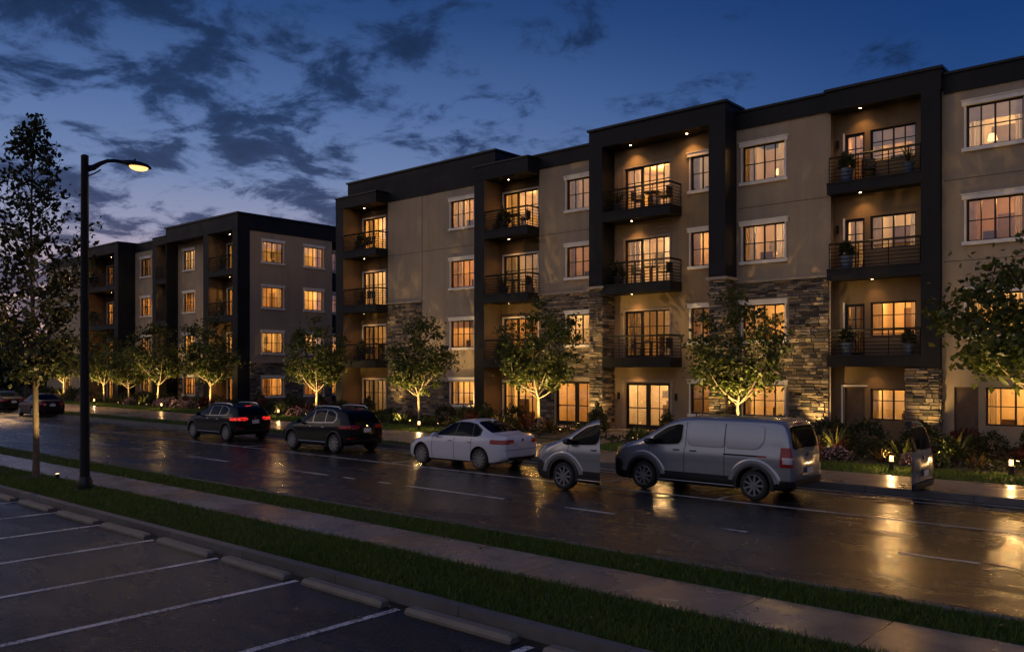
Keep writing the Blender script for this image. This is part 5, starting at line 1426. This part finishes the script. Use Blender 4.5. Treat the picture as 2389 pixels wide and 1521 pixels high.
def make_sedan(name, label, paint, lit=False, L_=4.3, trimdark=False, win='chrome'):
    k = L_/4.3
    sp = dict(L=L_, paint=paint, wr0=.325, arch=.372, wheels=(.80*k,3.36*k),
      top=[(0,.60),(.06,.68),(.5*k,.83),(1.05*k,.925),(1.32*k,1.0),(1.9*k,1.335),(2.25*k,1.445),(2.6*k,1.47),(3.0*k,1.425),(3.35*k,1.295),(3.72*k,1.095),(3.9*k,1.055),(4.18*k,1.035),(4.27*k,1.0),(L_,.95)],
      belt=[(0,.56),(.5*k,.76),(1.2*k,.885),(2.4*k,.93),(3.5*k,.965),(L_,.92)],
      bot=[(0,.30),(.12,.21),(.5,.185),(3.8*k,.20),(4.1*k,.26),(L_,.34)],
      w=[(0,.58),(.07,.68),(.2,.77),(.5,.855),(1.0,.89),(3.1*k,.89),(3.7*k,.875),(4.05*k,.82),(4.2*k,.76),(L_,.70)],
      wr=[(0,.50),(.3,.66),(1.2*k,.74),(1.4*k,.70),(2.0*k,.575),(2.6*k,.56),(3.0*k,.56),(3.4*k,.575),(3.72*k,.66),(4.1*k,.66),(L_,.60)])
    c = Car(sp); t = thing(name, label, 'car'); link('body', c.body, t)
    # side glass
    outline = [(1.30*k,.955),(1.62*k,1.135),(1.98*k,1.335),(2.3*k,1.395),(2.7*k,1.40),(3.02*k,1.35),(3.32*k,1.19),(3.36*k,1.03),(3.22*k,.985)]
    c.both('window_trim', outline, .003, M['chrome'] if win == 'chrome' else M['plastic'], t)
    def sh(p, f=.93): 
        cx_ = sum(a for a, b in p)/len(p); cz_ = sum(b for a, b in p)/len(p); return [(cx_+(a-cx_)*f, cz_+(b-cz_)*f) for a, b in p]
    c.both('side_window', rounded([(1.42*k,.965),(1.68*k,1.13),(2.02*k,1.325),(2.235*k,1.372),(2.26*k,.975)], .04), .007, M['carglass'], t)
    c.both('side_window', rounded([(2.335*k,.975),(2.31*k,1.38),(2.7*k,1.382),(2.90*k,1.352),(3.03*k,1.0)], .04), .007, M['carglass'], t)
    c.both('side_window', rounded([(3.075*k,1.01),(2.95*k,1.34),(3.05*k,1.31),(3.27*k,1.17),(3.31*k,1.04),(3.2*k,1.005)], .03), .007, M['carglass'], t)
    c.topv('windscreen', rounded([(1.38*k,-.66),(1.38*k,.66),(2.02*k,.54),(2.02*k,-.54)], .08), .005, M['carglass'], t)
    c.topv('rear_window', rounded([(3.02*k,-.53),(3.02*k,.53),(3.66*k,.62),(3.66*k,-.62)], .09), .006, M['carglass'], t)
    # lamps wrap the corners
    tl = M['tail_on'] if lit else M['tail']
    for sg in (-1,1):
        bmj = []
        me = c.patch(rounded([(3.88*k,.80),(3.83*k,.90),(L_+.1,.935),(L_+.1,.81)], .03), (0,2), (.35,sg,0), .008, .40); me.materials.append(tl); a = link('tail_light', me, t)
        me = c.patch([(sg*.42,.835),(sg*.72,.80),(sg*.9,.81),(sg*.9,.93),(sg*.40,.915)], (1,2), (1,0,0), .010); me.materials.append(tl); link('lamp_lens', me, a)
        me = c.patch([(-.1,.62),(.42,.66),(.52,.78),(-.1,.73)], (0,2), (-.2,sg,0), .006, .42); me.materials.append(M['headl']); link('headlight', me, t)
    c.rear('bumper_insert', [(-.58,.30),(.58,.30),(.62,.42),(-.62,.42)], .007, M['plastic'], t)
    c.rear('boot_seam', [(-.72,.625),(.72,.625),(.72,.638),(-.72,.638)], .004, M['seam'], t)
    c.front('grille', [(-.5,.36),(.5,.36),(.55,.6),(-.55,.6)], .006, M['plastic'], t)
    plate(c, t, L_+.055, .76, .01)
    m = MB(); m.lathe([(.05,0),(.05,.008)], 14); 
    e = m.obj('badge', M['chrome'], t); e.rotation_euler = (0,R(90),0); e.location = (L_+.04,0,.905)
    m = MB(); m.hexa([(3.02*k,-.012,1.425),(3.16*k,-.012,1.39),(3.16*k,.012,1.39),(3.02*k,.012,1.425),(3.10*k,-.004,1.50),(3.15*k,-.004,1.50),(3.15*k,.004,1.50),(3.10*k,.004,1.50)]); m.obj('aerial', paint, t)
    lower_band(c, t, 'sill_trim', ((1.22*k,2.94*k),), .235, .006, M['plastic'])
    seams(c, t, (1.30*k, 2.28*k, 3.02*k), .26, .93)
    handles(c, t, (2.02*k, 2.86*k), .83, M['chrome'] if win == 'chrome' else paint)
    mirror_part(t, 1.50*k, .84, .99, paint, 1)
    add_wheels(c, t, .325, 10, 'twin')
    for y in (-.45,.45):
        m = MB(); m.tube([(L_-.1,y,.30),(L_+.02,y,.30)], .035, 10); m.obj('exhaust', M['chrome'], t)
    return t
def make_suv(name, label, paint, lit, L_, Ht, wb, x1, rails=True):
    k = L_/4.3; hs = Ht/1.62
    sp = dict(L=L_, paint=paint, wr0=.35, arch=.405, wheels=(x1,x1+wb), shear=(2.9*k,.36,.98*hs,1.6*hs),
      top=[(0,.70),(.06,.80),(.45*k,.955),(1.0*k,1.045),(1.22*k,1.10),(1.75*k,1.46*hs),(2.1*k,1.575*hs),(2.6*k,1.615*hs),(3.3*k,1.60*hs),(3.9*k,1.545*hs),(4.15*k,1.47*hs),(4.26*k,1.36*hs),(L_,1.24*hs)],
      belt=[(0,.64),(.45*k,.86),(1.15*k,.985),(2.5*k,1.03),(3.6*k,1.075),(L_,1.06)],
      bot=[(0,.36),(.12,.27),(.5,.24),(3.7*k,.25),(4.05*k,.31),(L_,.40)],
      w=[(0,.62),(.08,.73),(.22,.81),(.5,.885),(1.0,.915),(3.2*k,.915),(3.8*k,.895),(4.12*k,.835),(4.24*k,.79),(L_,.74)],
      wr=[(0,.54),(.3,.7),(1.1*k,.78),(1.3*k,.74),(1.85*k,.635),(2.6*k,.615),(3.4*k,.60),(4.0*k,.59),(4.2*k,.58),(L_,.56)])
    c = Car(sp); t = thing(name, label, 'car'); link('body', c.body, t)
    Z = lambda z: 1.03+(z-1.03)*(Ht-1.03)/(1.62-1.03)
    ol = [(1.28*k,1.03),(1.55*k,1.20),(1.85*k,1.41),(2.15*k,1.505),(2.7*k,1.535),(3.2*k,1.505),(3.52*k,1.40),(3.62*k,1.22),(3.52*k,1.09),(2.6*k,1.05)]
    c.both('window_trim', [(a,Z(b)) for a, b in ol], .003, M['satin'], t)
    for p in ([(1.42*k,1.06),(1.62*k,1.22),(1.9*k,1.405),(2.12*k,1.475),(2.16*k,1.075)],[(2.235*k,1.08),(2.20*k,1.485),(2.7*k,1.51),(2.86*k,1.50),(2.95*k,1.10)],[(3.0*k,1.10),(2.93*k,1.50),(3.18*k,1.48),(3.45*k,1.385),(3.54*k,1.23),(3.48*k,1.12)]):
        c.both('side_window', rounded([(a,Z(b)) for a, b in p], .04), .007, M['carglass'], t)
    c.topv('windscreen', rounded([(1.28*k,-.70),(1.28*k,.70),(1.88*k,.60),(1.88*k,-.60)], .08), .005, M['carglass'], t)
    c.rear('rear_window', rounded([(-.66,1.09),(.66,1.09),(.56,Z(1.47)),(-.56,Z(1.47))], .09), .007, M['carglass'], t)
    c.rear('brake_light', [(-.14,Z(1.50)),(.14,Z(1.50)),(.14,Z(1.525)),(-.14,Z(1.525))], .008, M['tail_on'] if lit else M['tail'], t)
    tl = M['tail_on'] if lit else M['tail']
    for sg in (-1,1):
        me = c.patch(rounded([(3.95*k,.90),(3.88*k,.99),(L_+.1,1.02),(L_+.1,.88)], .03), (0,2), (.35,sg,0), .008, .40); me.materials.append(tl); a = link('tail_light', me, t)
        me = c.patch([(sg*.34,.925),(sg*.7,.885),(sg*.95,.89),(sg*.95,1.015),(sg*.34,.985)], (1,2), (1,0,0), .010); me.materials.append(tl); link('lamp_lens', me, a)
        me = c.patch([(-.1,.74),(.38,.78),(.48,.90),(-.1,.85)], (0,2), (-.2,sg,0), .006, .42); me.materials.append(M['headl']); link('headlight', me, t)
        me = c.patch([(sg*.52,.55),(sg*.80,.53),(sg*.80,.565),(sg*.52,.58)], (1,2), (1,0,0), .009); me.materials.append(M['tail']); link('reflector', me, t)
    c.rear('bumper_insert', [(-.66,.30),(.66,.30),(.72,.50),(-.72,.50)], .007, M['plastic'], t)
    c.rear('tailgate_seam', [(-.74,.70),(.74,.70),(.74,.712),(-.74,.712)], .004, M['seam'], t)
    c.front('grille', [(-.5,.42),(.5,.42),(.55,.7),(-.55,.7)], .006, M['plastic'], t)
    plate(c, t, L_+.062, .83, .01)
    m = MB(); m.lathe([(.045,0),(.045,.008)], 14); e = m.obj('badge', M['chrome'], t); e.rotation_euler = (0,R(90),0); e.location = (L_+.045,0,.985)
    zt = pch(sp['top'])
    if rails:
        for sg in (-1,1):
            m = MB(); xs = [1.95*k,2.1*k,2.5*k,3.0*k,3.45*k,3.6*k]
            m.tube([(x, sg*.60, zt(x)+(.035 if 0 < i < 5 else -.03)) for i, x in enumerate(xs)], .018, 6); m.obj('roof_rail', M['chrome'], t, smooth=50)
    lower_band(c, t, 'sill_trim', ((x1+.40,x1+wb-.40),), .37, .008, M['plastic'])
    lower_band(c, t, 'sill_strip', ((x1+.42,x1+wb-.42),), 0, .01, M['chrome']) if False else None
    for sg in (-1,1):
        m = MB(); m.tube([(x1+.44,sg*.925,.375),(x1+wb-.44,sg*.925,.385)], .011, 5); m.obj('sill_strip', M['chrome'], t)
    arch_flare(c, t, M['plastic'], .05, 0, .012)
    seams(c, t, (1.26*k, 2.19*k, 2.98*k), .40, 1.03)
    handles(c, t, (1.96*k, 2.76*k), .91, M['chrome'])
    mirror_part(t, 1.46*k, .87, 1.09, paint, 1.1)
    add_wheels(c, t, .35, 10, 'twin', .23)
    m = MB(); m.hexa([(3.62*k,-.012,Z(1.585)),(3.78*k,-.012,Z(1.565)),(3.78*k,.012,Z(1.565)),(3.62*k,.012,Z(1.585)),(3.72*k,-.004,Z(1.66)),(3.77*k,-.004,Z(1.66)),(3.77*k,.004,Z(1.66)),(3.72*k,.004,Z(1.66))]); m.obj('aerial', paint, t)
    return t
def make_van(label):
    L_ = 4.82; paint = M['silver']
    sp = dict(L=L_, paint=paint, wr0=.345, arch=.415, wheels=(1.02,3.97), shear=(4.2,.17,1.0,1.86),
      top=[(0,.86),(.05,.95),(.3,1.07),(.62,1.17),(.86,1.25),(1.35,1.55),(1.78,1.765),(2.1,1.835),(2.6,1.86),(4.3,1.855),(4.62,1.83),(4.76,1.79),(L_,1.70)],
      belt=[(0,.80),(.3,.97),(.8,1.09),(1.5,1.13),(4.0,1.15),(L_,1.15)],
      bot=[(0,.32),(.1,.24),(.5,.22),(4.2,.24),(4.5,.28),(L_,.36)],
      w=[(0,.68),(.06,.77),(.2,.86),(.5,.94),(1.0,.965),(4.2,.965),(4.6,.945),(4.74,.92),(L_,.89)],
      wr=[(0,.62),(.3,.76),(.8,.84),(1.2,.80),(1.8,.74),(2.3,.735),(4.2,.735),(4.65,.735),(L_,.70)])
    c = Car(sp); t = thing('van', label, 'van'); link('body', c.body, t)
    c.both('side_window', rounded([(1.05,1.16),(1.14,1.30),(1.16,1.17)], .02), .006, M['carglass'], t)
    c.both('window_trim', rounded([(1.17,1.13),(1.24,1.34),(1.62,1.60),(1.95,1.685),(2.12,1.68),(2.12,1.30),(2.02,1.165),(1.6,1.125)], .07), .003, M['satin'], t)
    c.both('side_window', rounded([(1.215,1.155),(1.27,1.33),(1.64,1.575),(1.95,1.66),(2.09,1.655),(2.09,1.31),(2.0,1.185),(1.6,1.15)], .07), .007, M['carglass'], t)
    # blanked window pressings along the load bay
    for p in ([(2.30,1.20),(2.27,1.30),(2.27,1.665),(2.33,1.70),(3.22,1.70),(3.22,1.17),(2.42,1.17)],[(3.27,1.17),(3.27,1.70),(4.12,1.69),(4.20,1.64),(4.20,1.36),(4.08,1.20),(3.95,1.17)]):
        for o in c.both('side_panel', rounded(p, .07), .012, paint, t): pass
        for o in c.both('panel_edge', rounded([(a+(.022 if a < 3.2 and a < 2.6 else 0)*-1+(.022 if a > 4 else 0), b+(.02 if b > 1.5 else -.02)) for a, b in p], .07), .0045, M['satin'], t): pass
    c.both('sliding_rail', [(3.22,1.00),(4.28,1.00),(4.28,1.035),(3.22,1.035)], .004, M['seam'], t)
    c.both('side_reflector', [(4.06,1.00),(4.26,1.00),(4.26,1.035),(4.06,1.035)], .008, M['tail'], t)
    c.topv('windscreen', rounded([(.93,-.72),(.93,.72),(1.70,.68),(1.70,-.68)], .1), .006, M['carglass'], t)
    c.rear('rear_window', rounded([(-.72,1.20),(.72,1.20),(.63,1.70),(-.63,1.70)], .11), .008, M['carglass'], t)
    c.rear('brake_light', [(-.16,1.735),(.16,1.735),(.16,1.765),(-.16,1.765)], .010, M['tail'], t)
    c.rear('bumper', [(-1,.2),(1,.2),(1,.50),(-1,.50)], .035, M['plastic'], t)
    for sg in (-1,1):
        me = c.patch(rounded([(4.60,.80),(4.60,1.24),(L_+.2,1.24),(L_+.2,.80)], .03), (0,2), (.3,sg,0), .012, .80); me.materials.append(M['tail']); a = link('tail_light', me, t)
        me = c.patch([(sg*.83,.80),(sg*1.0,.80),(sg*1.0,1.24),(sg*.81,1.24)], (1,2), (1,0,0), .014); me.materials.append(M['tail']); link('lamp_lens', me, a)
        me = c.patch([(sg*.835,.88),(sg*.93,.88),(sg*.93,1.02),(sg*.83,1.02)], (1,2), (1,0,0), .02); me.materials.append(M['clearl']); link('lamp_lens', me, a)
        me = c.patch([(4.66,.88),(4.66,1.0),(L_+.2,1.02),(L_+.2,.88)], (0,2), (.3,sg,0), .018, .83); me.materials.append(M['clearl']); link('lamp_lens', me, a)
        me = c.patch([(-.1,.80),(.16,.80),(.46,1.04),(.30,1.06),(-.1,.93)], (0,2), (-.2,sg,.1), .008, .5); me.materials.append(M['headl']); link('headlight', me, t)
        me = c.patch([(-.2,.2),(.62,.2),(.45,.55),(.30,.70),(-.2,.74)], (0,2), (-.2,sg,0), .014, .3); me.materials.append(M['plastic']); link('bumper', me, t)
        me = c.patch([(4.38,.2),(L_+.2,.2),(L_+.2,.50),(4.40,.50)], (0,2), (.2,sg,0), .030, .3); me.materials.append(M['plastic']); link('bumper', me, t)
    c.front('grille', [(-.62,.40),(.62,.40),(.66,.78),(-.66,.78)], .015, M['plastic'], t)
    lower_band(c, t, 'side_cladding', ((1.44,3.55),), .515, .014, M['plastic'])
    for sg in (-1,1):
        m = MB(); m.tube([(1.5,sg*.975,.30),(3.5,sg*.975,.30)], .014, 6); m.obj('sill_strip', M['alloy'], t)
    arch_flare(c, t, M['plastic'], .075, 0, .02)
    # swollen wings over the wheels
    for wx in sp['wheels']:
        for sg in (-1,1):
            m = MB(); n = 24; R0 = sp['arch']+.07; W = .965
            for j in range(n+1):
                a = math.pi*.92*j/n+.12
                for (rr, y) in ((R0, W-.03),(R0, W+.006),(R0+.05, W+.014),(R0+.10, W+.008),(R0+.14, W-.03)):
                    m.v.append((wx+rr*1.06*math.cos(a), sg*y, .365+rr*math.sin(a)))
            for j in range(n):
                for q in range(4): m.f.append((j*5+q,j*5+q+1,j*5+5+q+1,j*5+5+q)); m.c.append(None)
            m.obj('wing', paint, t, smooth=70)
    seams(c, t, (1.16, 2.17, 3.235), .50, 1.12); seams(c, t, (2.20,3.235), 1.12, 1.72, -.02)
    handles(c, t, (1.86, 2.32), 1.04, M['plastic'])
    mirror_part(t, 1.24, .93, 1.22, M['plastic'], 1.25)
    plate(c, t, L_+.085, .70, .0, .065, .15)
    c.rear('handle_strip', [(-.35,.60),(.35,.60),(.35,.64),(-.35,.64)], .016, M['chrome'], t)
    m = MB(); m.lathe([(.05,0),(.05,.01)], 16); e = m.obj('badge', M['plastic'], t); e.rotation_euler = (0,R(90),0); e.location = (L_+.045,0,1.06)
    for y in (-.45,-.15,.15,.45):
        m = MB(); m.box(2.6,4.25,y-.012,y+.012,1.85,1.862); m.obj('roof_rib', paint, t)
    add_wheels(c, t, .345, 9, 'single', .22)
    return t

van = make_van('whole silver grey panel van parked at the kerb before the entrance')
finish(van, -12.62, 18.2+.965)
SED = make_sedan('parked_car', 'white four-door saloon parked between the black car and the silver van', M['white'], False, 4.25, win='plastic')
finish(SED, -20.72, 18.28+.89)
SB = make_suv('parked_car', 'black five-door crossover parked right behind the white saloon, tail lamps off', M['black'], False, 4.15, 1.64, 2.56, .86)
finish(SB, -28.2, 18.5+.915)
SA = make_suv('parked_car', 'dark crossover with bright red tail lamps lit, parked before the other black one', M['navy'], True, 4.35, 1.55, 2.72, .86)
finish(SA, -35.85, 18.6+.915)
C1 = make_sedan('parked_car', 'dark reddish saloon at the left, partly behind the thin tree trunk', M['maroon'], False, 4.2)
finish(C1, -61.2, 20.2+.89, R(-2))
C2 = make_sedan('parked_car', 'dark saloon cut by the left picture edge ahead of the reddish one', M['black'], False, 4.3)
finish(C2, -69.2, 20.6+.89, R(-2))

# ---- two cut-off pieces of the same kind of van, as they stand in the picture
def fragment(src, name, label, cuts, loc, sc=1.0):
    """real solid pieces: every part of the van cut by upright planes (point, normal of the side thrown away), in world space"""
    root = thing(name, label, 'van piece', loc, 0, None, sc)
    inv = Matrix.Translation(loc) @ Matrix.Scale(sc, 4)
    def walk(o, par, mat):
        for ch in children(o):
            if ch.type != 'MESH': continue
            bm = bmesh.new(); bm.from_mesh(ch.data); T = mat @ Matrix.LocRotScale(ch.location, ch.rotation_euler, ch.scale); bm.transform(T)
            for (p, nn) in cuts:
                pl = inv.inverted() @ Vector(p); 
                g = bmesh.ops.bisect_plane(bm, geom=bm.verts[:]+bm.edges[:]+bm.faces[:], plane_co=pl, plane_no=nn, clear_outer=True, dist=1e-5)
                if ch.name.startswith('body'):
                    ed = [e for e in g['geom_cut'] if isinstance(e, bmesh.types.BMEdge)]
                    if ed: bmesh.ops.edgeloop_fill(bm, edges=ed)
            q = par
            if len(bm.faces):
                me = bpy.data.meshes.new(ch.name); bm.to_mesh(me); me.materials.append(ch.data.materials[0])
                if ch.data.polygons and ch.data.polygons[0].use_smooth: me.shade_smooth(); me.set_sharp_from_angle(angle=R(38))
                q = link(ch.name.split('.')[0], me, par)
            bm.free(); walk(ch, q, T)
    walk(src, root, Matrix.Identity(4))
    return root
def ray(u):
    t = (u-1194.5)/1974; s_, c_ = math.sin(yaw), math.cos(yaw); return Vector((-s_+c_*t, c_+s_*t, 0)).normalized()
bpy.context.view_layer.update()
d1 = Vector((-.711,1,0)).normalized()   # the line along which the front piece is cut
fragment(van, 'van_front_piece', 'cut-off front end of a second silver van, between saloon and whole van', [((-11.86,16.7,0), (d1.y,-d1.x,0))], (-14.0, 16.68+.965, 0))
d2 = Vector((-.2872,1,0)).normalized()
fragment(van, 'van_rear_piece', 'narrow cut-off rear corner of another silver van at the far kerb', [((-.2872*21.0,21.0,0), (-d2.y,d2.x,0))], (-10.85, 21.1, -.12), 1.04)

# ------------------------------------------------------------------ a soft last glow of sun from the left
sun = light('sun', 'SUN', (0,0,50), .12, (1,.72,.5), None, angle=R(25)); aim(sun, (.75,.55,-.35))

# ------------------------------------------------------------------ render settings
S.render.engine = 'CYCLES'
cy = S.cycles
cy.max_bounces = 7; cy.diffuse_bounces = 3; cy.glossy_bounces = 3; cy.transmission_bounces = 4; cy.transparent_max_bounces = 10
cy.caustics_reflective = False; cy.caustics_refractive = False
cy.sample_clamp_indirect = 3.0; cy.sample_clamp_direct = 0
cy.use_denoising = True; cy.use_light_tree = True
try: cy.denoiser = 'OPENIMAGEDENOISE'; cy.denoising_input_passes = 'RGB_ALBEDO_NORMAL'
except Exception: pass
S.view_settings.view_transform = 'Standard'; S.view_settings.look = 'None'; S.view_settings.exposure = 0; S.view_settings.gamma = 1
